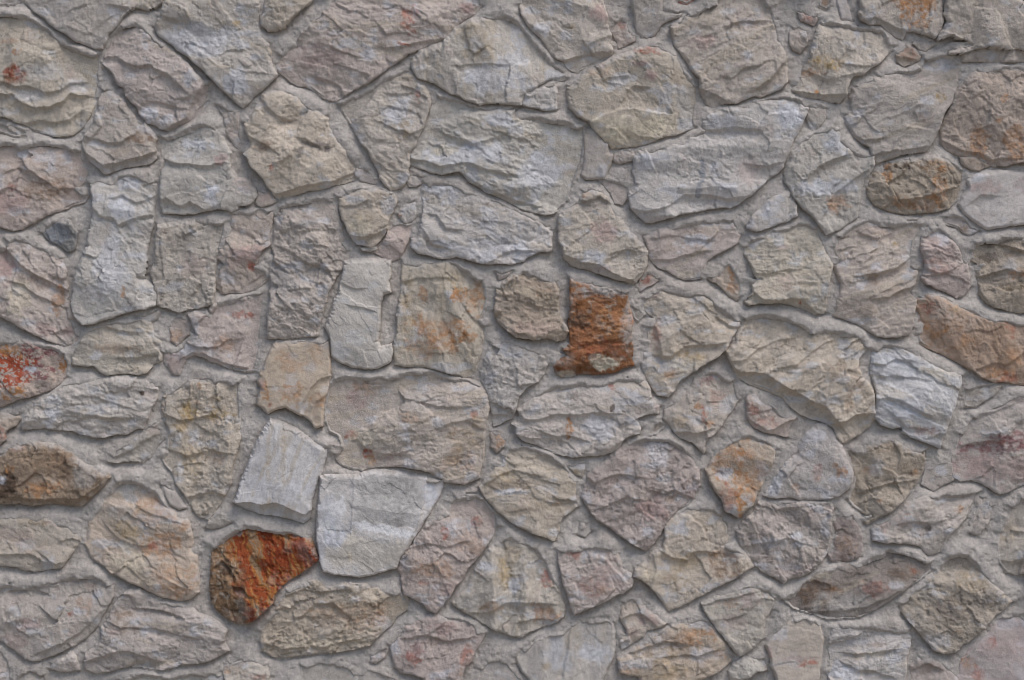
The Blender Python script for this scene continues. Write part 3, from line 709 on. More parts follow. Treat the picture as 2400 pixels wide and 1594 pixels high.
BREAKS = """
a4 9 19|0,191 41,204 64,201 105,217 144,210 163,195 198,191
a4 16 64|0,220 32,223 51,242 77,252 112,252 140,242 166,220 191,223
a4 10 26|57,290 89,281 128,287 159,281 179,268
a6 10 19|242,134 274,131 297,150 325,156 354,153 370,166 399,179 424,204
a6 22 128|392,301 411,290 437,277 446,252 472,204 478,191
a6 6 13|319,255 338,239 367,236 399,246 431,255
a9 8 16|207,322 230,328 255,335 287,335 306,322
a9 14 26|204,360 223,376 246,389 287,379 335,367 364,357
a10 10 38|51,376 73,402 105,424 134,443 179,440
a10 8 19|19,402 41,392 70,402
a11 11 19|383,373 415,383 440,386 478,391 510,386
a11 12 26|379,469 392,466 424,485 446,472 472,488
a7 5 13|389,41 415,48 440,51
a2 12 26|277,16 306,19 290,35 319,29
a14 8 13|616,236 641,265 664,281 686,281
a14 7 13|594,325 619,338 645,354 651,360
a14 18 96|648,456 667,450 721,435 779,424 833,402
a14 7 10|702,325 728,335 753,348 772,344
b1 5 10|791,10 817,26 836,26 855,38
b1 7 13|740,179 779,191 798,204 804,220
b1 10 64|906,112 935,112 967,102 1024,92
b1 8 19|686,99 705,83 728,64 737,45
b5 11 64|884,210 874,223 849,262 823,293
b5 5 13|913,220 938,223 960,217
b6 8 26|1015,303 1062,319 1110,338 1174,319
b6 11 26|964,373 999,376 1031,392 1078,383 1097,383 1142,399 1193,408
b6 9 32|1097,415 1142,443 1206,469 1254,482
b3 5 13|1075,155 1124,150 1182,153
b3 6 19|1230,220 1255,204 1290,182 1322,179
c1 18 96|1322,142 1341,137 1373,128 1405,124 1434,121
c1 6 19|1370,121 1380,105 1405,92 1431,86
c5 16 13|1775,207 1804,188 1823,163 1842,140
c5 8 19|1705,61 1740,48 1788,48
c5 12 96|1644,207 1673,220 1699,236
c6 8 26|1561,265 1533,263 1494,255 1456,257 1418,271 1389,285
c6 6 16|1418,188 1447,179 1472,179 1485,153
c6 9 19|1463,230 1469,214 1485,201 1504,204
c9 10 64|1482,491 1517,497 1565,485 1603,459 1660,456 1699,466 1737,462
c9 8 19|1644,306 1686,306 1724,297 1772,306
c9 10 38|1762,386 1791,389 1820,383
d5 15 64|1859,212 1891,217 1930,223 1971,223
d5 6 8|1981,151 2006,156 2028,156
d5 7 26|1904,172 1942,188 1971,179 1997,174
d11 9 19|1987,284 2006,319 2028,328 2060,325
d11 11 64|2048,364 2089,354 2162,346
d11 8 32|2162,300 2124,297 2095,344
d12 10 64|2223,335 2258,354 2296,357 2325,373 2370,373
d14 13 26|1891,418 1917,392 1949,376 1977,367
d14 12 38|1936,497 1955,456 1987,431 2019,408
d15 14 64|2079,482 2092,469 2124,469 2153,462 2194,456 2242,437
d9 8 19|2105,137 2124,134 2146,140
d6 8 19|2022,48 2051,41 2083,57 2115,70
d16 7 19|2280,472 2300,456 2322,459
e1 9 19|220,492 239,508 265,512 277,528 303,518 332,508 354,505
e1 7 13|268,464 287,457 319,477 354,464
e3 14 22|19,588 41,617 64,633 96,652 134,671 156,681
e3 8 19|35,662 57,668 80,687 108,703
e3 9 16|121,646 140,655 153,652
e3 8 16|128,779 147,773 172,779
e5 11 19|574,671 593,658 622,639
e7 7 19|217,764 249,767 281,776 319,779
e7 8 26|287,840 319,840 351,831
e10 12 64|434,837 453,827 478,829 523,851 571,862
e10 5 6|561,827 587,805 606,792
e10 3 19|545,754 529,738 510,741 497,770
f1 8 19|728,620 750,620 772,633 791,633
f1 5 10|705,544 734,537 766,537
f1 10 32|744,783 756,735 779,677 798,642
f2 12 19|820,553 852,559 877,550 903,540
f2 6 13|807,483 836,483 855,473
f6 8 13|1011,502 1024,505 1046,537 1072,540
f6 10 13|999,550 1015,572 1037,579
f6 9 19|1152,614 1184,591 1200,588 1235,588
f8 4 10|804,665 830,677 849,677
f8 5 13|823,716 849,722 871,728
f10 5 13|941,658 992,652 1053,652
f10 6 13|1091,722 1110,748 1136,760
g1 14 64|1329,601 1367,617 1405,622 1437,642 1485,663
g1 9 32|1415,617 1431,595 1466,585 1488,588
g1 10 16|1357,467 1373,473 1405,461 1424,473
g5 9 32|1303,856 1329,869 1389,862 1405,872 1437,866 1485,854
g5 4 19|1338,751 1357,760 1392,764 1415,773
g5 3 19|1367,805 1405,802 1437,811 1482,811
g8 12 19|1549,834 1574,837 1606,811 1647,811 1692,805
g8 8 13|1686,748 1718,767 1734,767
g8 12 32|1533,748 1545,795 1552,837
g8 6 13|1590,687 1612,690 1632,681
g2 7 16|1545,610 1571,610 1603,598 1647,591
g2 6 13|1533,559 1571,550 1612,559 1660,563
h2 7 19|1767,642 1796,642 1837,633 1879,630
h2 17 64|1754,697 1767,687 1786,703 1828,706 1853,700 1879,703 1904,725
h3 14 22|2022,646 2051,642 2099,630 2137,604
h3 14 26|2054,700 2083,697 2111,681 2140,671
h3 8 19|2019,547 2051,559 2083,550
h4 8 19|2172,630 2197,642 2223,636 2255,617
h6 12 19|2300,649 2325,642 2363,630 2395,642
h6 12 19|2280,579 2325,569 2370,579 2402,591
h7 4 10|2268,776 2300,773 2319,779 2341,767
h7 6 16|2290,866 2325,850 2357,856 2395,831
i1 7 19|179,986 204,973 242,980 300,980
i1 5 16|179,929 223,929 271,945 306,957
i4 13 64|19,1165 96,1171 191,1168 242,1133
i5 10 19|392,973 424,986 462,980 497,973
i5 10 19|399,1056 440,1069 491,1056 536,1063
i5 9 19|440,1165 472,1158 497,1149 523,1161
i2 8 19|274,1069 306,1056 332,1037 364,1021
f14 10 19|706,970 703,960 713,938 729,909 748,890 770,884
f14 8 19|725,986 729,967 741,941 760,929
j1 28 128|550,1177 556,1179 588,1176 614,1184 642,1177 665,1184 690,1196 716,1206 730,1193
j1 10 32|727,1196 741,1126 760,1056
j2 10 32|783,1063 802,1040 837,1031 869,1059 917,1066 949,1059
j2 6 13|827,964 863,954 901,945 933,945
j2 6 16|933,929 981,941 1028,954 1092,954
j2 7 19|1028,1002 1060,992 1099,986 1124,1002
j4 9 26|1140,954 1156,973 1188,970 1207,957
k1 10 22|1215,980 1259,986 1304,970 1342,973 1393,967 1441,970
k1 9 16|1272,1012 1304,1024 1330,1021 1365,1031
k1 8 32|1212,1018 1244,1027 1291,1027 1333,1037 1349,1056
k1 8 19|1403,1053 1428,1053 1454,1037
k2 11 19|1575,1015 1604,1012 1636,1015 1661,1008
k4 10 19|1531,1152 1556,1158 1578,1149 1607,1161 1623,1168
k4 8 19|1374,1117 1393,1133 1419,1120 1451,1110 1495,1117
k4 8 26|1406,1190 1432,1181 1467,1165 1499,1171
k5 9 19|1221,1149 1196,1152 1164,1161 1141,1168
k5 6 13|1141,1133 1177,1110 1212,1104 1253,1114
k5 6 13|1291,1177 1317,1181 1349,1174
h8 26 128|1719,858 1735,876 1770,875 1799,878 1821,894 1847,910 1875,924 1904,942 1936,955 1949,974 1965,993
h8 18 96|1965,991 1981,986 2003,972 2048,970
h8 8 26|1713,849 1748,842 1780,817 1828,798 1879,788
h8 7 19|1834,862 1866,855 1891,836 1930,807 1974,788
h8 6 19|1923,884 1955,855 1987,836 2019,820
h9 7 16|2048,871 2076,884 2102,881 2127,884 2172,890
h9 9 16|2054,935 2083,932 2115,941 2146,960 2172,973
h9 6 13|2092,970 2124,999 2162,1005
h9 7 13|2051,855 2073,855 2099,842 2131,846
h9 10 48|2207,1037 2223,973 2239,903 2252,881
l1 10 32|1757,986 1802,1010 1828,996 1853,986
l2 8 32|1879,1063 1853,1094 1821,1123 1805,1161
l3 8 19|2003,1158 2035,1149 2083,1133 2131,1129
l4 8 48|2239,1050 2296,1037 2338,1031 2363,1018 2386,992 2402,980
l4 6 16|2249,992 2284,973 2325,967 2363,954
m1 10 32|0,1301 38,1298 70,1298 105,1317 137,1320
m3 9 13|26,1387 48,1381 80,1381 102,1391
m3 9 64|96,1528 144,1509 191,1480 230,1442
m4 10 26|198,1550 239,1540 271,1525 303,1525 335,1534 367,1547
m4 8 10|319,1426 344,1426 383,1432 421,1445
m4 6 16|303,1470 367,1473 415,1486 462,1496
m2 5 19|249,1234 274,1260 306,1276 338,1279
m2 5 16|322,1186 344,1202 383,1212 411,1222
m9 12 10|504,1327 520,1314 539,1330 549,1349
m9 8 10|552,1375 568,1375 584,1394
n3 10 19|712,1442 737,1416 779,1413 804,1432
n3 8 19|673,1394 712,1381 753,1387 804,1381
n3 9 32|619,1512 664,1521 759,1515 842,1496
n1 6 19|976,1282 1008,1273 1046,1282 1078,1273
n2 9 26|1123,1438 1149,1435 1184,1413 1238,1413 1289,1416
n2 9 26|1225,1458 1257,1451 1289,1454
n4 8 16|954,1496 999,1489 1046,1502 1097,1496
j3 11 96|928,1330 957,1273 983,1222 995,1171 999,1126
j3 3 19|830,1113 828,1171 823,1247
o3 12 26|1561,1298 1577,1308 1612,1314 1619,1298 1641,1292 1667,1295
o3 5 19|1529,1298 1539,1333 1526,1375
o1 5 13|1463,1356 1437,1333 1418,1308 1392,1301
o7 8 19|1654,1416 1686,1407 1721,1400 1756,1391
o6 9 16|1482,1531 1517,1518 1558,1505 1596,1509
o6 8 16|1565,1540 1603,1534 1635,1540 1676,1525
o4 8 19|1456,1451 1488,1438 1510,1442 1533,1464
o5 4 10|1338,1464 1332,1525 1319,1585
o8 8 22|1748,1282 1796,1273 1844,1260 1879,1273
o8 7 19|1777,1183 1821,1196 1859,1190
p9 11 13|1949,1509 1974,1505 2009,1489
p9 11 13|1955,1531 2003,1534 2044,1531 2089,1525
p9 8 13|1981,1556 2006,1569 2044,1572 2083,1585
p4 8 26|1907,1435 1971,1432 2035,1422 2099,1391
p2 7 19|2111,1228 2146,1222 2178,1228 2223,1215
p6 9 19|2344,1253 2363,1244 2389,1247
p6 9 26|2338,1314 2367,1317 2395,1311
p10 9 16|2146,1569 2172,1553 2197,1566
"""

# ------------------------------------------------------------------ noise and distance helpers
def _hash(ix, iy, seed):
    h = (ix.astype(np.int64) * 374761393 + iy.astype(np.int64) * 668265263 + seed * 1442695041) & 0xFFFFFFFF
    h = ((h ^ (h >> 13)) * 1274126177) & 0xFFFFFFFF
    h = ((h ^ (h >> 16)) * 2246822519) & 0xFFFFFFFF
    return ((h ^ (h >> 15)) & 0xFFFF).astype(np.float32) / 65535.0

def vnoise(x, y, seed=0):                      # value noise in -1..1
    fx = np.floor(x); fy = np.floor(y)
    ix = fx.astype(np.int64); iy = fy.astype(np.int64)
    tx = (x - fx).astype(np.float32); ty = (y - fy).astype(np.float32)
    tx = tx * tx * tx * (tx * (tx * 6 - 15) + 10); ty = ty * ty * ty * (ty * (ty * 6 - 15) + 10)
    a = _hash(ix, iy, seed); b = _hash(ix + 1, iy, seed); c = _hash(ix, iy + 1, seed); d = _hash(ix + 1, iy + 1, seed)
    return ((a + (b - a) * tx) * (1 - ty) + (c + (d - c) * tx) * ty) * 2 - 1

def fbm(x, y, seed=0, octv=4, gain=0.5):
    s = 0; a = 1.0; tot = 0
    for k in range(octv):
        ca, sa = math.cos(k * 0.9), math.sin(k * 0.9)
        s = s + a * vnoise((x * ca - y * sa) * 2.03 ** k + 17.3 * k, (x * sa + y * ca) * 2.03 ** k - 9.1 * k, seed + 31 * k)
        tot += a; a *= gain
    return s / tot * 1.6

def ridged(x, y, seed=0, octv=4, gain=0.5):
    s = 0; a = 1.0; tot = 0
    for k in range(octv):
        ca, sa = math.cos(k * 1.1 + .3), math.sin(k * 1.1 + .3)
        n = vnoise((x * ca - y * sa) * 2.1 ** k + 7.7 * k, (x * sa + y * ca) * 2.1 ** k + 3.3 * k, seed + 57 * k)
        s = s + a * (1 - np.abs(n) * 2); tot += a; a *= gain
    return s / tot

def facets(x, y, seed=0):                      # flat-faced noise: linear over a triangle lattice, -1..1
    u = x + y * .57735; v = y * 1.1547
    fu = np.floor(u); fv = np.floor(v); i = fu.astype(np.int64); j = fv.astype(np.int64)
    a = u - fu; b = v - fv
    h00 = _hash(i, j, seed); h10 = _hash(i + 1, j, seed); h01 = _hash(i, j + 1, seed); h11 = _hash(i + 1, j + 1, seed)
    lo = h00 + (h10 - h00) * a + (h01 - h00) * b
    hi = h11 + (h01 - h11) * (1 - a) + (h10 - h11) * (1 - b)
    return np.where(a + b < 1, lo, hi) * 2 - 1

def flakes(x, y, seed=0):                      # angular cells: per cell two random numbers, the vector from its seed, edge closeness
    fx = np.floor(x).astype(np.int64); fy = np.floor(y).astype(np.int64)
    b1 = np.full(x.shape, 1e9); b2 = np.full(x.shape, 1e9)
    vx = np.zeros(x.shape); vy = np.zeros(x.shape); ci = np.zeros(x.shape, np.int64); cj = np.zeros(x.shape, np.int64)
    for i in (-1, 0, 1):
        for j in (-1, 0, 1):
            gi = fx + i; gj = fy + j
            dx = x - gi - _hash(gi, gj, seed); dy = y - gj - _hash(gi, gj, seed + 1)
            d = dx * dx + dy * dy
            m = d < b1
            b2 = np.where(m, b1, np.minimum(b2, d)); b1 = np.where(m, d, b1)
            vx = np.where(m, dx, vx); vy = np.where(m, dy, vy); ci = np.where(m, gi, ci); cj = np.where(m, gj, cj)
    r0 = _hash(ci, cj, seed + 2) * 2 - 1
    tx = _hash(ci, cj, seed + 3) * 2 - 1; ty = _hash(ci, cj, seed + 4) * 2 - 1
    return r0, vx * tx + vy * ty, np.sqrt(b2) - np.sqrt(b1)

def sstep(a, b, x):
    t = np.clip((x - a) / (b - a), 0, 1)
    return t * t * (3 - 2 * t)

def poly_dist(px, py, poly):
    """signed distance (inside positive) and nearest boundary point"""
    best = np.full(px.shape, 1e9, np.float32); nx = np.zeros_like(best); ny = np.zeros_like(best)
    inside = np.zeros(px.shape, bool)
    n = len(poly)
    for i in range(n):
        x0, y0 = poly[i]; x1, y1 = poly[(i + 1) % n]
        dx, dy = x1 - x0, y1 - y0
        t = np.clip(((px - x0) * dx + (py - y0) * dy) / (dx * dx + dy * dy + 1e-9), 0, 1)
        qx = x0 + t * dx; qy = y0 + t * dy
        d = np.hypot(px - qx, py - qy)
        m = d < best
        best = np.where(m, d, best); nx = np.where(m, qx, nx); ny = np.where(m, qy, ny)
        if dy != 0:
            inside ^= ((y0 > py) != (y1 > py)) & (px < dx * (py - y0) / dy + x0)
    return np.where(inside, best, -best), nx, ny

def line_side(px, py, pts):
    """distance to an open polyline, signed side (right hand of travel positive), fade past its ends"""
    best = np.full(px.shape, 1e9); side = np.zeros(px.shape); over = np.zeros(px.shape)
    n = len(pts) - 1
    for i in range(n):
        x0, y0 = pts[i]; x1, y1 = pts[i + 1]
        dx, dy = x1 - x0, y1 - y0; L = math.hypot(dx, dy) + 1e-9
        t = ((px - x0) * dx + (py - y0) * dy) / (L * L)
        tc = np.clip(t, 0, 1)
        d = np.hypot(px - x0 - tc * dx, py - y0 - tc * dy)
        c = ((py - y0) * dx - (px - x0) * dy) / L
        o = np.zeros(px.shape)
        if i == 0: o = np.where(t < 0, -t * L, o)
        if i == n - 1: o = np.where(t > 1, (t - 1) * L, o)
        m = d < best - 1e-6
        best = np.where(m, d, best); side = np.where(m, np.sign(c), side); over = np.where(m, o, over)
    return best, side, over

# ------------------------------------------------------------------ colours (base colours, linear)
TONE = dict(g=(.49,.455,.415), w=(.545,.52,.485), W=(.72,.715,.715), c=(.535,.49,.425), p=(.52,.46,.415),
            P=(.475,.425,.40), t=(.44,.385,.325), t2=(.52,.455,.37), k=(.53,.45,.365), d=(.35,.345,.34),
            b=(.38,.30,.225), r=(.51,.435,.385), o=(.37,.18,.085), o2=(.53,.45,.375), R=(.40,.27,.165),
            D=(.39,.345,.315), s=(.44,.405,.345), h=(.50,.39,.305))
for k_ in TONE:
    g_ = 1.17 if k_ in 'gwcpPtsk' else 1.08 if k_ in ('t2', 'o2', 'r') else 1.0
    TONE[k_] = (TONE[k_][0] * g_ * 1.02, TONE[k_][1] * g_ * .99, TONE[k_][2] * g_ * .975)
SPOT = dict(O=(.50,.255,.115), R=(.42,.10,.05), P=(.50,.36,.33), B=(.32,.22,.15), D=(.26,.225,.205),
            E=(.085,.055,.04), Y=(.48,.34,.155), W=(.68,.695,.74), Z=(.90,.905,.915), K=(.72,.64,.50),
            G=(.55,.53,.505), I=(.29,.315,.36), M=(.30,.135,.135), T=(.37,.265,.195), C=(.4,.4,.4))
MORTAR = np.array((.565,.525,.485))
SMOOTH = 'f8 j3 j1 c7 f14 d16 d3 o5 p7 p8 m2b e8'.split()
ROUGH = 'm9 d12 d15 i4 h6 e4 i5 n3 g5 k4 j4 g6 l3 p5 f1 o8'.split()
# direction (degrees, clockwise from level) and strength of the grain where the photograph shows it
GRAIN = dict(j1=(115,.9), c7=(105,1.0), g6=(8,1.7), k5=(12,1.4), h2=(-6,1.3), l4=(-18,1.0), h8=(-35,1.6), b5=(20,1.0), b6=(15,.9),
             e7=(15,1.2), j2=(-10,.9), a6=(12,.9), d11=(-20,.9), h9=(25,1.3), o5=(100,.6), p9=(-8,1.5), m4=(8,1.4), n3=(-15,1.3),
             p5=(40,.9), f10=(95,.8), p2=(-25,.9), c5=(-30,1.0), i1=(10,.9), b1=(12,.9), k1=(10,.9), f6=(12,1.0), m2=(25,.7),
             n2=(110,1.0), g8=(-15,.9), b3=(92,.6), a7=(35,.6), h3=(-20,.9), p4=(-25,.7), m9=(70,1.0), g2=(-25,1.2))
NAMED = {'g5': 'rust orange square stone with a cream chip at its foot', 'm9': 'deep red and orange streaked stone with pits',
         'j3': 'smooth white stone with a bright band across it', 'e6': 'grey stone blotched with red and orange',
         'j1': 'bluish white stone with fine upright stripes', 'f8': 'tall smooth white stone',
         'f10': 'square stone with orange stains', 'k7': 'pale stone streaked with orange', 'i4': 'brown pitted stone',
         'h9': 'bluish white rippled stone', 'h7': 'reddish brown stone with white veins', 'p1': 'small dark brown stone',
         'p4': 'long dark grey brown stone', 'e2': 'small dark grey stone', 'd9': 'small brown diamond shaped stone',
         'f14': 'smooth buff stone with orange clouding', 'd15': 'tan stone with ochre stains',
         'l4': 'stone half pale grey and half purple', 'p5': 'greenish grey stone with dark stains'}

STONES = []
for line in OUTLINES.strip().splitlines():
    a, b = line.split('|'); sid, tone, h = a.split()
    pts = [tuple(map(float, p.split(','))) for p in b.split()]
    STONES.append([sid, tone, float(h) * .86, pts])
SPOTS = {}
for line in STAINS.strip().splitlines():
    f = line.split(); SPOTS.setdefault(f[0], []).append((f[1],) + tuple(map(float, f[2:])))
STEPS = {}
for line in BREAKS.strip().splitlines():
    a, b = line.split('|'); sid, am, fa = a.split()
    STEPS.setdefault(sid, []).append((float(am), float(fa), [tuple(map(float, p.split(','))) for p in b.split()]))

rnd = random.Random(11)
W0, H0 = 2400, 1594
# stones that run out of the picture go on beyond its edge
for s in STONES:
    span = max(max(p[0] for p in s[3]) - min(p[0] for p in s[3]), max(p[1] for p in s[3]) - min(p[1] for p in s[3]))
    k = rnd.uniform(1.2, 2.5 + min(span, 260) / 40); q = []
    ins = [p for p in s[3] if 0 <= p[0] <= W0 and 0 <= p[1] <= H0]
    mx_ = sum(p[0] for p in ins) / len(ins); my_ = sum(p[1] for p in ins) / len(ins)
    for x, y in s[3]:
        ox = -x if x < 0 else max(x - W0, 0); oy = -y if y < 0 else max(y - H0, 0)
        if ox or oy:
            kk = max(1.0, k * rnd.uniform(.8, 1.1))
            # grow outwards and draw in, so that the far end is blunt and rounded
            if ox: x += math.copysign(ox * (kk - 1), x); y += (my_ - y) * min(.28, ox * kk / 400)
            if oy: y += math.copysign(oy * (kk - 1), y); x += (mx_ - x) * min(.28, oy * kk / 400)
        q.append((x, y))
    # a rounded end instead of a straight cut
    r_ = []
    for i in range(len(q)):
        (xa, ya), (xb, yb) = q[i], q[(i + 1) % len(q)]
        r_.append((xa, ya))
        outa = xa < 0 or xa > W0 or ya < 0 or ya > H0; outb = xb < 0 or xb > W0 or yb < 0 or yb > H0
        L = math.hypot(xb - xa, yb - ya)
        if outa and outb and L > 50:
            for t in (.3, .7):
                bx = xa + (xb - xa) * t; by = ya + (yb - ya) * t
                ux, uy = bx - mx_, by - my_; ul = math.hypot(ux, uy)
                g_ = min(L * .13, 30) * rnd.uniform(.5, 1.1)
                r_.append((bx + ux / ul * g_, by + uy / ul * g_))
    s[3] = r_

# ------------------------------------------------------------------ materials
def rock_material(name, grain, bump_mm, rough):
    m = bpy.data.materials.new(name); m.use_nodes = True
    nt = m.node_tree; N = nt.nodes; L = nt.links
    bsdf = N['Principled BSDF']; bsdf.inputs['Roughness'].default_value = rough
    bsdf.inputs['Specular IOR Level'].default_value = 0.25
    att = N.new('ShaderNodeAttribute'); att.attribute_name = 'tint'
    geo = N.new('ShaderNodeNewGeometry')
    def noise(scale, detail, dist=0.0):
        n = N.new('ShaderNodeTexNoise'); n.inputs['Scale'].default_value = scale
        n.inputs['Detail'].default_value = detail; n.inputs['Roughness'].default_value = 0.62
        n.inputs['Distortion'].default_value = dist
        L.new(geo.outputs['Position'], n.inputs['Vector']); return n
    n1 = noise(90, 8, .4); n2 = noise(420, 5)
    r1 = N.new('ShaderNodeMapRange'); r1.inputs['From Min'].default_value = .3; r1.inputs['From Max'].default_value = .7
    r1.inputs['To Min'].default_value = 1 - grain; r1.inputs['To Max'].default_value = 1 + grain
    L.new(n1.outputs['Fac'], r1.inputs['Value'])
    r2 = N.new('ShaderNodeMapRange'); r2.inputs['From Min'].default_value = .3; r2.inputs['From Max'].default_value = .7
    r2.inputs['To Min'].default_value = 1 - grain * .8; r2.inputs['To Max'].default_value = 1 + grain * .8
    L.new(n2.outputs['Fac'], r2.inputs['Value'])
    mu = N.new('ShaderNodeMath'); mu.operation = 'MULTIPLY'
    L.new(r1.outputs[0], mu.inputs[0]); L.new(r2.outputs[0], mu.inputs[1])
    mx = N.new('ShaderNodeVectorMath'); mx.operation = 'SCALE'
    L.new(att.outputs['Color'], mx.inputs[0]); L.new(mu.outputs[0], mx.inputs['Scale'])
    L.new(mx.outputs[0], bsdf.inputs['Base Color'])
    add = N.new('ShaderNodeMath'); add.operation = 'MULTIPLY_ADD'; add.inputs[1].default_value = .45
    L.new(n2.outputs['Fac'], add.inputs[0]); L.new(n1.outputs['Fac'], add.inputs[2])
    bp = N.new('ShaderNodeBump'); bp.inputs['Strength'].default_value = 1.0; bp.inputs['Distance'].default_value = bump_mm / 1000
    L.new(add.outputs[0], bp.inputs['Height']); L.new(bp.outputs[0], bsdf.inputs['Normal'])
    return m
MAT_STONE = rock_material('limestone', .13, 3.2, .85)
MAT_SMOOTH = rock_material('smooth_limestone', .10, 1.5, .75)
MAT_ROUGH = rock_material('pitted_limestone', .20, 3.6, .92)
MAT_MORTAR = rock_material('sandy_mortar', .20, 2.8, .95)

def plain_material(name, col, scale, amt, rough=.9, bump=.002):
    m = bpy.data.materials.new(name); m.use_nodes = True
    nt = m.node_tree; N = nt.nodes; L = nt.links; b = N['Principled BSDF']; b.inputs['Roughness'].default_value = rough
    tc = N.new('ShaderNodeNewGeometry'); n = N.new('ShaderNodeTexNoise')
    n.inputs['Scale'].default_value = scale; n.inputs['Detail'].default_value = 8
    L.new(tc.outputs['Position'], n.inputs['Vector'])
    cr = N.new('ShaderNodeValToRGB')
    cr.color_ramp.elements[0].color = tuple(c * (1 - amt) for c in col) + (1,); cr.color_ramp.elements[0].position = .3
    cr.color_ramp.elements[1].color = tuple(c * (1 + amt) for c in col) + (1,); cr.color_ramp.elements[1].position = .7
    L.new(n.outputs['Fac'], cr.inputs[0]); L.new(cr.outputs[0], b.inputs['Base Color'])
    bp = N.new('ShaderNodeBump'); bp.inputs['Distance'].default_value = bump
    L.new(n.outputs['Fac'], bp.inputs['Height']); L.new(bp.outputs[0], b.inputs['Normal'])
    return m

def wx(X): return (X - W0 / 2) / 1000.0
def wz(Y): return CZ - (Y - H0 / 2) / 1000.0

def grid_mesh(name, X, Y, H, keep, col, origin, mat, parent):
    """a sheet over a regular grid: X, Y millimetres on the wall, H millimetres proud of it"""
    ny, nx = X.shape
    idx = np.full(X.shape, -1, np.int64)
    q = keep[:-1, :-1] & keep[1:, :-1] & keep[:-1, 1:] & keep[1:, 1:]
    use = np.zeros(X.shape, bool)
    use[:-1, :-1] |= q; use[1:, :-1] |= q; use[:-1, 1:] |= q; use[1:, 1:] |= q
    n = int(use.sum()); idx[use] = np.arange(n)
    co = np.empty((n, 3), np.float32)
    co[:, 0] = (X[use] - W0 / 2) / 1000.0 - origin[0]
    co[:, 1] = -H[use] / 1000.0 - origin[1]
    co[:, 2] = CZ - (Y[use] - H0 / 2) / 1000.0 - origin[2]
    # counter-clockwise seen from the camera (image y runs down)
    f = np.stack([idx[:-1, :-1][q], idx[1:, :-1][q], idx[1:, 1:][q], idx[:-1, 1:][q]], 1)
    me = bpy.data.meshes.new(name)
    me.vertices.add(n); me.vertices.foreach_set('co', co.ravel())
    me.loops.add(f.size); me.loops.foreach_set('vertex_index', f.ravel().astype(np.int32))
    me.polygons.add(len(f)); me.polygons.foreach_set('loop_start', np.arange(0, f.size, 4, dtype=np.int32))
    me.polygons.foreach_set('use_smooth', np.ones(len(f), bool))
    me.update(calc_edges=True)
    ca = me.attributes.new('tint', 'FLOAT_COLOR', 'POINT')
    c4 = np.ones((n, 4), np.float32); c4[:, :3] = col[use]
    ca.data.foreach_set('color', c4.ravel())
    me.materials.append(mat)
    ob = bpy.data.objects.new(name, me); scene.collection.objects.link(ob)
    ob.parent = parent; ob.location = origin
    return ob

wall = bpy.data.objects.new('stone_wall', None); scene.collection.objects.link(wall)
wall.location = (0, 0, 0); wall.empty_display_size = .3
wall['label'] = 'pale rubble stone wall of rough limestone pieces set in beige mortar'
wall['category'] = 'stone wall'
wall['kind'] = 'thing'

# ------------------------------------------------------------------ one stone
def smin(a, b, k):
    h = np.clip(.5 + .5 * (b - a) / k, 0, 1)
    return b + (a - b) * h - k * h * (1 - h)

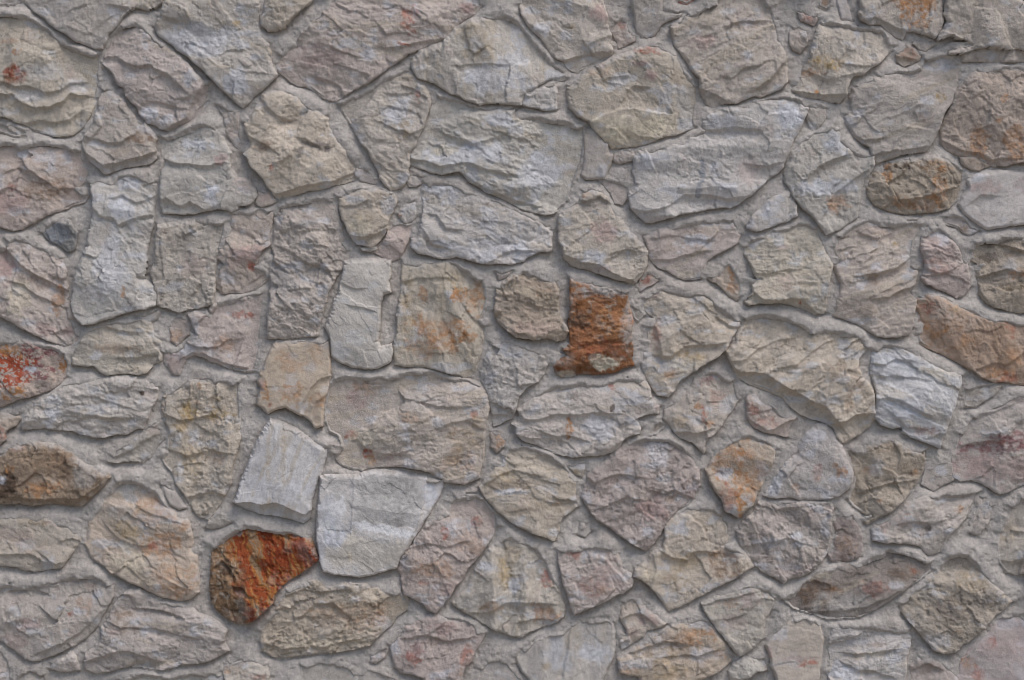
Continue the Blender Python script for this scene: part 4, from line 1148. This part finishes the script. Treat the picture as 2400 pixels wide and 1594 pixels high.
def stone_heights(X, Y, D, gx, gy, cx, cy, R, prot, seed, kind, steps, grain=None):
    r = random.Random(seed)
    u = X - cx; v = Y - cy
    rough = {'smooth': .28, 'rough': 1.35}.get(kind, 1.0)
    # broken facets: the lowest of a few tilted planes, gentler towards the foot
    tilt = r.uniform(-.05, .05), r.uniform(-.02, .07)
    face = prot + u * tilt[0] + v * tilt[1]
    wob = fbm(X / 70, Y / 70, seed + 1, 3) * 10
    for k in range(6):
        th = r.uniform(0, 2 * math.pi); sl = r.uniform(.05, .30) * (.55 if kind == 'smooth' else 1)
        if math.sin(th) > .2: sl *= .45
        off = r.uniform(.15, .75) * R
        face = smin(face, prot + 2 - sl * (u * math.cos(th) + v * math.sin(th) - off + wob), 1.0)
    # every stone splits in its own way: some in layers, most in angular flakes
    an = r.uniform(-1.5, 1.2); ca, sa = math.cos(an), math.sin(an)
    layered = r.random() < .25
    q = math.sqrt(r.uniform(1.6, 2.8) if layered else r.uniform(1.0, 1.7)); F = r.uniform(.8, 1.3) * rough
    if grain: an = math.radians(grain[0]); ca, sa = math.cos(an), math.sin(an); q = max(q, 1.35)
    wx_ = fbm(X / 42, Y / 42, seed + 2, 5, .6) * 7; wy_ = fbm(X / 42, Y / 42, seed + 12, 5, .6) * 7
    a = ((u + wx_) * ca + (v + wy_) * sa) / q; b = (-(u + wx_) * sa + (v + wy_) * ca) * q
    if layered:
        t = fbm(a / 95, b / 80, seed + 3, 4, .45) * 2.2 + fbm(X / 14, Y / 14, seed + 34, 3, .6) * .12
        fr = t - np.floor(t)
        face = face + (np.floor(t) + sstep(.0, .08, fr)) * 1.4 * rough
    big = 1.0 if kind != 'smooth' else .45
    face = face + facets((u * ca + v * sa + wx_) / r.uniform(70, 110), (v * ca - u * sa + wy_) / r.uniform(60, 90), seed + 61) * r.uniform(6, 11) * big
    c0, ct, ce = flakes(a / 66, b / 66, seed + 4)
    face = face + (c0 * 1.3 + ct * 9.0) * max(F, .35) * .5
    c0, ct, ce = flakes(a / 24 + 5, b / 24, seed + 35)
    patch = sstep(-.1, .5, fbm(X / 80, Y / 80, seed + 36, 2))
    face = face + (c0 * .5 + ct * 1.9) * F * patch
    c0, ct, ce = flakes((a + wy_) / 12.5 + 1, (b + wx_) / 12.5, seed + 62)
    patch = sstep(.0, .45, fbm(X / 60 + 7, Y / 60, seed + 63, 3))
    face = face + (c0 * .42 + ct * 1.3) * F * patch
    if grain:
        al = u * ca + v * sa; ac = -u * sa + v * ca + fbm(X / 70, Y / 70, seed + 16, 4, .5) * 16
        face = face + (fbm(ac / 9, al / 130, seed + 17, 4, .6) * 1.2 + ridged(ac / 22, al / 150, seed + 18, 3) * 1.1) * grain[1] * (.45 + .55 * sstep(-.3, .4, fbm(X / 60, Y / 60, seed + 19, 2)))
    # hairline cracks
    ck = np.abs(fbm(a / 75 + 2, b / 75, seed + 37, 5, .5))
    cm = sstep(.05, .45, fbm(X / 60, Y / 50, seed + 39, 2))
    face = face - 2.6 * (1 - sstep(.006, .032, ck)) * cm * min(rough, 1)
    # uneven surface and a grain that comes and goes
    face = face + fbm(X / 46, Y / 40, seed + 5, 3, .5) * 1.6 * F
    grit = .3 + .9 * sstep(-.3, .6, fbm(X / 55, Y / 55, seed + 14, 3))
    face = face + fbm(X / 13, Y / 12, seed + 13, 4, .75) * .95 * F * grit
    face = face + ridged(X / 10, Y / 9, seed + 15, 3, .7) * .45 * F * grit
    if kind == 'rough' or (kind == '' and r.random() < .3):
        face = face - sstep(.35, .8, fbm(X / 13, Y / 11, seed + 8, 3)) * (2.8 if kind == 'rough' else 1.5)
    # the breaks seen in the photograph
    jx = fbm(X / 15, Y / 15, seed + 9, 4, .6) * 1.9; jy = fbm(X / 15, Y / 15, seed + 10, 4, .6) * 1.9
    for am, fall, pts in steps:
        d, side, over = line_side(X + jx, Y + jy, pts)
        sd = d * side
        sharp = sstep(-.8, 2.6, sd)
        hump = np.exp(-np.maximum(-sd, 0) / max(12, fall * .5))
        fade = np.exp(-over / 14)
        p = np.maximum(sd, 0)
        if fall < 55: am *= .8
        if fall < 55:                     # a face turned down, then coming out again
            m_ = p / max(fall * .5, 5)
            turn = m_ * np.exp(1 - m_)
        else:                             # a face that stays back
            turn = (1 - np.exp(-p / 11.0)) * np.exp(-p / (fall * 2.5))
        ragged = .5 + .5 * sstep(-.5, .4, fbm(X / 30, Y / 30, seed + 60, 3))
        face = face - am * fade * (.28 * sstep(-.8, 2.4, sd) * np.exp(-p / max(fall, 8)) * ragged + .72 * turn) \
                    + am * .20 * fade * np.exp(-np.maximum(-sd, 0) / max(10, fall * .4)) * (sd < 0)
    # edges: soft and lapped by mortar at the head, crisp at the foot
    top = np.clip(gy, 0, 1); foot = np.clip(-gy, 0, 1)
    wn_ = fbm(X / 28, Y / 28, seed + 11, 3)
    w = 3.5 + 3.5 * wn_ + 13 * top
    w = np.maximum(w, 1.5)
    e = np.clip(1 - np.maximum(D, 0) / w, 0, 1) ** 1.6
    face = face - e * (2.0 + (.28 * prot) * top + 2.5 * (1 - foot) + 2 * wn_)
    if kind == 'smooth': face = face - 5.0 * np.clip(1 - D / 3.5, 0, 1)
    return np.maximum(face, 6.5 + wn_ * 1.5)

def stone_colours(X, Y, D, gy, tone, seed, spots, kind, grain=None):
    r = random.Random(seed + 5)
    base = np.array(TONE[tone]) * r.uniform(.93, 1.06)
    base = base * np.array((1 + r.uniform(-.02, .025), 1, 1 + r.uniform(-.03, .03)))
    col = np.ones(X.shape + (3,)) * base
    n1 = fbm(X / 60, Y / 45, seed + 21, 4)[..., None]
    n2 = fbm(X / 26, Y / 20, seed + 22, 4)[..., None]
    n3 = fbm(X / 8, Y / 7, seed + 23, 3)[..., None]
    col = col * (1 + .07 * n1 + .05 * n2 + .04 * n3)
    if grain:
        gr = math.radians(grain[0])
        al = X * math.cos(gr) + Y * math.sin(gr); ac = Y * math.cos(gr) - X * math.sin(gr) + fbm(X / 70, Y / 70, seed + 16, 4, .5) * 10
        bs = fbm(ac / 8, al / 140, seed + 64, 4, .6)[..., None]
        col = col * (1 + .09 * min(grain[1], 1.2) * bs)
        col = col + (np.array((.56, .48, .37)) - col) * .45 * sstep(.35, .8, fbm(ac / 16, al / 200, seed + 65, 3))[..., None]
    strong = tone in 'gwcpPsk' or tone in ('t2', 'o2')
    def mix(c, c2, w): return c + (np.array(c2) - c) * np.clip(w, 0, 1)
    k = 1.0 if kind != 'smooth' else .6
    if strong:
        col = mix(col, (.68, .695, .74), .52 * k * sstep(.35, .8, fbm(X / 38, Y / 26, seed + 24, 4))[..., None])
        col = mix(col, (.55, .48, .40), .22 * k * sstep(.3, .9, fbm(X / 50, Y / 36, seed + 25, 4))[..., None])
        col = mix(col, (.42, .38, .35), .15 * k * sstep(.35, .9, fbm(X / 30, Y / 16, seed + 26, 5, .6))[..., None])
        col = mix(col, (.50, .39, .35), .22 * k * sstep(.55, .95, fbm(X / 34, Y / 30, seed + 27, 4))[..., None])
    # thin dark veins
    ve = np.abs(fbm(X / 46, Y / 34, seed + 28, 4))
    vm = sstep(.0, .5, fbm(X / 80, Y / 80, seed + 29, 2))
    col = mix(col, (.27, .22, .19), (.5 * (1 - sstep(.008, .035, ve)) * vm)[..., None] * k)
    if tone == 'o':
        sp = fbm(X / 12, Y / 10, seed + 43, 4, .65)
        col = mix(col, (.47, .38, .31), .8 * sstep(.05, .6, sp)[..., None])
        col = mix(col, (.20, .075, .025), .6 * sstep(.25, .8, fbm(X / 24, Y / 15, seed + 44, 4))[..., None])
        col = mix(col, (.24, .105, .045), .55 * sstep(770, 850, Y + 20 * sp)[..., None])
        col = mix(col, (.45, .21, .11), .6 * sstep(.1, .7, fbm(X / 40, Y / 30, seed + 45, 3))[..., None])
    if tone == 'R':
        st = fbm((X - .30 * Y) / 17 + .5 * fbm(X / 30, Y / 30, seed + 53, 3), Y / 110, seed + 46, 5, .62) + .08
        col = mix(col, (.50, .20, .055), .9 * sstep(-.35, .05, st)[..., None])
        col = mix(col, (.36, .085, .033), .95 * sstep(.05, .30, st)[..., None])
        col = mix(col, (.17, .03, .012), .7 * sstep(.45, .8, st)[..., None])
        col = mix(col, (.42, .30, .18), .6 * sstep(.35, .8, fbm(X / 7, Y / 7, seed + 47, 4, .7))[..., None])
        left = sstep(20, -20, X - (545 + .26 * (Y - 1300)) + 24 * fbm(X / 22, Y / 22, seed + 50, 4))
        rubble = np.array((.31, .20, .12)) * (1 + .35 * n3 + .2 * n2)
        rubble = mix(rubble, (.56, .49, .41), .7 * sstep(.25, .7, fbm(X / 8, Y / 8, seed + 55, 4, .7))[..., None])
        rubble = mix(rubble, (.09, .055, .035), .8 * sstep(.3, .75, fbm(X / 13, Y / 13, seed + 56, 4, .6))[..., None])
        col = col + (rubble - col) * left[..., None]
    for kd, x, y, rx, ry, am in spots:
        if am <= 0: continue
        if am < .6 and kd in 'BDOYEP': am *= .8
        q = np.hypot((X - x) / rx, (Y - y) / ry)
        nn = fbm(X / max(9, min(rx, ry) * .8), Y / max(9, min(rx, ry) * .8), seed + 40, 4, .6)
        hard = kd in 'ORMEZ' or (kd == 'K' and am > .75)
        w = am * sstep(1.25, .55 if not hard else .75, q + nn * (.55 if not hard else .7))
        if kd in 'ORMBY':
            sp = fbm(X / 9, Y / 8, seed + 41, 4, .65)
            w = w * (.35 + .65 * sstep(-.45, .25, sp))
            if tone == 'r': w = min(am * 1.3, 1) * sstep(1.4, .8, q + nn * .6) * sstep(-.22, .0, fbm(X / 7, Y / 6, seed + 42, 4, .6))
        c2 = np.array(SPOT[kd]) * (1 + .22 * n3 + .12 * n2)
        col = col + (c2 - col) * w[..., None]
    # mortar smeared over the rim
    sm = fbm(X / 15, Y / 15, seed + 48, 4)
    wm = sstep(4 + 14 * np.clip(gy, 0, 1), 0.0, D + sm * 9)
    dust = .22 * sstep(.2, .8, fbm(X / 40, Y / 40, seed + 49, 4))
    col = mix(col, MORTAR, np.maximum((.3 + .6 * np.clip(gy, 0, 1)) * wm, dust)[..., None])
    return np.clip(col, .02, .85)

def build_stone(sid, tone, prot, cell, dist_fn, bbox, cx, cy, R, seed, kind, steps, spots):
    x0, y0, x1, y1 = bbox
    gxs = np.arange(x0 - 4 * cell, x1 + 4 * cell, cell); gys = np.arange(y0 - 4 * cell, y1 + 4 * cell, cell)
    X, Y = np.meshgrid(gxs, gys); X = X.astype(np.float64); Y = Y.astype(np.float64)
    ax = fbm(X / 17, Y / 17, seed + 51, 4, .65) * 2.0; ay = fbm(X / 17, Y / 17, seed + 52, 4, .65) * 2.0
    D = dist_fn(X + ax, Y + ay)
    gy_, gx_ = np.gradient(D, cell)
    L = np.hypot(gx_, gy_) + 1e-6; gx_ /= L; gy_ /= L
    keep = D > -2.3 * cell
    # pull the first ring outside onto the rim, the second just below it
    out1 = (D < 0) & (D > -1.25 * cell); out2 = (D <= -1.25 * cell) & keep
    mv = np.where(out1, -D, np.where(out2, -D - .45 * cell, 0))
    X2 = X + gx_ * mv; Y2 = Y + gy_ * mv
    D2 = np.maximum(D, 0)
    H = stone_heights(X2, Y2, D2, gx_, gy_, cx, cy, R, prot, seed, kind, steps, GRAIN.get(sid))
    col = stone_colours(X2, Y2, D2, gy_, tone, seed, spots, kind, GRAIN.get(sid))
    H = np.where(out2, -10.0, H)
    # the traced outline is the proud face; step the stone in towards the axis by what perspective adds
    k = prot * .8 / (CAM_D * 1000.0)
    dx = -(cx - W0 / 2) * k; dy = -(cy - H0 / 2) * k
    o = grid_mesh('stone', X2 + dx, Y2 + dy, H, keep, col, (wx(cx + dx), 0.0, wz(cy + dy)),
                  {'smooth': MAT_SMOOTH, 'rough': MAT_ROUGH}.get(kind, MAT_STONE), wall)
    if sid in NAMED: o['label'] = NAMED[sid]
    return o

CELL = 2.3
for i, (sid, tone, prot, pts) in enumerate(STONES):
    xs = [p[0] for p in pts]; ys = [p[1] for p in pts]
    cx = (min(xs) + max(xs)) / 2; cy = (min(ys) + max(ys)) / 2
    R = .5 * math.sqrt((max(xs) - min(xs)) * (max(ys) - min(ys)))
    kind = 'smooth' if sid in SMOOTH else 'rough' if sid in ROUGH else ''
    build_stone(sid, tone, prot, 1.4 if sid in ('j1', 'j3', 'f8') else CELL, lambda X, Y, pts=pts: poly_dist(X, Y, pts)[0] + 2.5,
                (min(xs), min(ys), max(xs), max(ys)), cx, cy, R, 1000 + i * 97, kind,
                STEPS.get(sid, []), SPOTS.get(sid, []))

# ------------------------------------------------------------------ the wall beyond the picture: more stones of the same kind
XL, XR, YT, YB = -720, 3120, -760, 2255
r2 = random.Random(5); sites = []
EDGE = [s for s in STONES if any(p[0] < 0 or p[0] > W0 or p[1] < 0 or p[1] > H0 for p in s[3])]
cand = np.array([(r2.uniform(XL, XR), r2.uniform(YT, YB - 60)) for _ in range(5000)])
ok = ~((cand[:, 0] > -40) & (cand[:, 0] < W0 + 40) & (cand[:, 1] > -40) & (cand[:, 1] < H0 + 40))
for s_ in EDGE:
    ok &= poly_dist(cand[:, 0], cand[:, 1], s_[3])[0] < -25
for x, y in cand[ok].tolist():
    if all((x - a) ** 2 + ((y - b) * 1.15) ** 2 > 195 ** 2 for a, b in sites): sites.append((x, y))
OUTER = []
for i, (x, y) in enumerate(sites):
    near = sorted((s for s in sites if s != (x, y)), key=lambda s: (s[0] - x) ** 2 + (s[1] - y) ** 2)[:14]
    near_e = [s[3] for s in EDGE if min(math.hypot(p[0] - x, p[1] - y) for p in s[3]) < 330]
    def dfn(X, Y, x=x, y=y, near=near, near_e=near_e):
        D = np.full(X.shape, 170.0) - np.hypot(X - x, Y - y)
        for a, b in near:
            L = math.hypot(a - x, b - y)
            D = np.minimum(D, L / 2 - ((X - x) * (a - x) + (Y - y) * (b - y)) / L - 9)
        for p in near_e:
            D = np.minimum(D, -poly_dist(X, Y, p)[0] - 11)
        # never into the pictured part
        q = np.hypot(np.maximum(np.maximum(-X, X - W0), 0), np.maximum(np.maximum(-Y, Y - H0), 0))
        D = np.minimum(D, q - 18)
        D = np.minimum(np.minimum(D, X - XL), np.minimum(XR - X, np.minimum(Y - YT, YB - Y)))
        return D
    tone = r2.choice('ggwwcccpptkP')
    OUTER.append(dfn)
    gx_, gy_ = np.meshgrid(np.arange(x - 170, x + 171, 17.0), np.arange(y - 170, y + 171, 17.0))
    if (dfn(gx_, gy_) > 0).sum() < 14: continue
    build_stone('', tone, r2.uniform(16, 28), 4.5, dfn, (x - 170, y - 170, x + 170, y + 170), x, y, 105, 50000 + i * 97, '', [], [])

# ------------------------------------------------------------------ mortar
def build_mortar(name, x0, y0, x1, y1, cell, fine):
    X, Y = np.meshgrid(np.arange(x0, x1 + .1, cell), np.arange(y0, y1 + .1, cell))
    Wt = np.full(X.shape, 1e-3); WH = np.full(X.shape, 1e-3 * 4.0); deep = np.full(X.shape, -1e9)
    if fine:
        for sid, tone, prot, pts in STONES:
            xs = [p[0] for p in pts]; ys = [p[1] for p in pts]
            i0 = max(0, int((min(xs) - 70 - x0) / cell)); i1 = min(X.shape[1], int((max(xs) + 70 - x0) / cell) + 1)
            j0 = max(0, int((min(ys) - 70 - y0) / cell)); j1 = min(X.shape[0], int((max(ys) + 70 - y0) / cell) + 1)
            if i1 <= i0 or j1 <= j0: continue
            sl = (slice(j0, j1), slice(i0, i1))
            d, qx, qy = poly_dist(X[sl], Y[sl], pts)
            deep[sl] = np.maximum(deep[sl], d)
            dd = np.maximum(-d, 0); dirY = (qy - Y[sl]) / (dd + 1e-3); dirX = (qx - X[sl]) / (dd + 1e-3)
            dirY = np.where(d > 0, 0, np.clip(dirY, -1, 1))
            lap = np.clip((Y[sl] - qy) / (np.abs(d) + 1e-3), 0, 1) * (d > 0)      # just inside a stone's head
            reach = 1.5 + lap * (5.0 + 7.0 * fbm(X[sl] / 34, Y[sl] / 34, 977, 4, .55))
            fallin = np.where(d > 0, np.maximum(d - np.maximum(reach, 0), 0), 0)
            w = np.exp(-dd / 10.0)
            tgt = 8.5 + prot * .40 * np.maximum(np.clip(dirY, 0, 1), lap) - 12.0 * np.clip(-dirY, 0, 1) * np.exp(-dd / 15.0)
            tgt = tgt - fallin * 1.3; w = np.where(d > 0, 1 + np.clip(d, 0, 6), w)
            Wt[sl] += w; tgt = tgt - (4.0 * np.clip(1 - np.abs(d) / 8, 0, 1) if sid in SMOOTH else 0)
            WH[sl] += w * tgt
        H = WH / Wt
        H = np.maximum(H, -9.0)
    else:
        H = np.full(X.shape, 4.0)
    H = H - sstep(.45, .9, fbm(X / 10, Y / 9, 908, 4, .6)) * 2.2
    ck = np.abs(fbm(X / 70, Y / 70, 909, 5, .55)); H = H - 1.6 * (1 - sstep(.006, .025, ck)) * sstep(.2, .5, fbm(X / 120, Y / 120, 910, 2))
    H = H + fbm(X / 110, Y / 110, 901, 3) * 4.5 + fbm(X / 30, Y / 24, 902, 4, .55) * 1.8 + facets(X / 16, Y / 10, 904) * .5 + fbm(X / 6, Y / 6, 903, 3, .7) * .55
    n = fbm(X / 70, Y / 60, 905, 4)[..., None]; n2 = fbm(X / 14, Y / 14, 906, 4, .6)[..., None]
    col = MORTAR * (1 + .08 * n + .06 * n2) * np.ones(X.shape + (3,))
    st = sstep(.2, .9, fbm(X / 90, Y / 130, 907, 4, .6))[..., None]
    col = col + (np.array((.45, .39, .34)) - col) * .35 * st
    return grid_mesh(name, X, Y, H, deep < 16, np.clip(col, .05, .8), (0, 0, 0), MAT_MORTAR, wall)
build_mortar('mortar', -80, -80, W0 + 80, H0 + 80, 2.6, True)
build_mortar('mortar', XL, YT, -80, YB, 8, False)
build_mortar('mortar', W0 + 80, YT, XR, YB, 8, False)
build_mortar('mortar', -80, YT, W0 + 80, -80, 8, False)
build_mortar('mortar', -80, H0 + 80, W0 + 80, YB, 8, False)

# the body of the wall behind the facing, and its coping
import bmesh
def box(name, lo, hi, mat, parent, bev=.006):
    bm = bmesh.new(); bmesh.ops.create_cube(bm, size=1)
    for v in bm.verts:
        v.co = Vector([(lo[k] + hi[k]) / 2 + v.co[k] * (hi[k] - lo[k]) for k in range(3)])
    bmesh.ops.bevel(bm, geom=bm.edges[:], offset=bev, segments=2, affect='EDGES')
    me = bpy.data.meshes.new(name); bm.to_mesh(me); bm.free(); me.materials.append(mat)
    o = bpy.data.objects.new(name, me); scene.collection.objects.link(o); o.parent = parent
    return o
MAT_CORE = plain_material('rendered_concrete', (.42, .39, .35), 30, .12)
box('wall_core', (wx(XL), .016, -.05), (wx(XR), .36, wz(YT)), MAT_CORE, wall)
box('coping', (wx(XL) - .03, -.05, wz(YT) + .002), (wx(XR) + .03, .41, wz(YT) + .07), MAT_CORE, wall)

# ------------------------------------------------------------------ ground
me = bpy.data.meshes.new('ground')
me.from_pydata([(-400, -400, 0), (400, -400, 0), (400, 400, 0), (-400, 400, 0)], [], [(0, 1, 2, 3)])
me.materials.append(plain_material('paved_ground', (.26, .24, .215), 3, .15))
g = bpy.data.objects.new('ground', me); scene.collection.objects.link(g)
g['kind'] = 'structure'
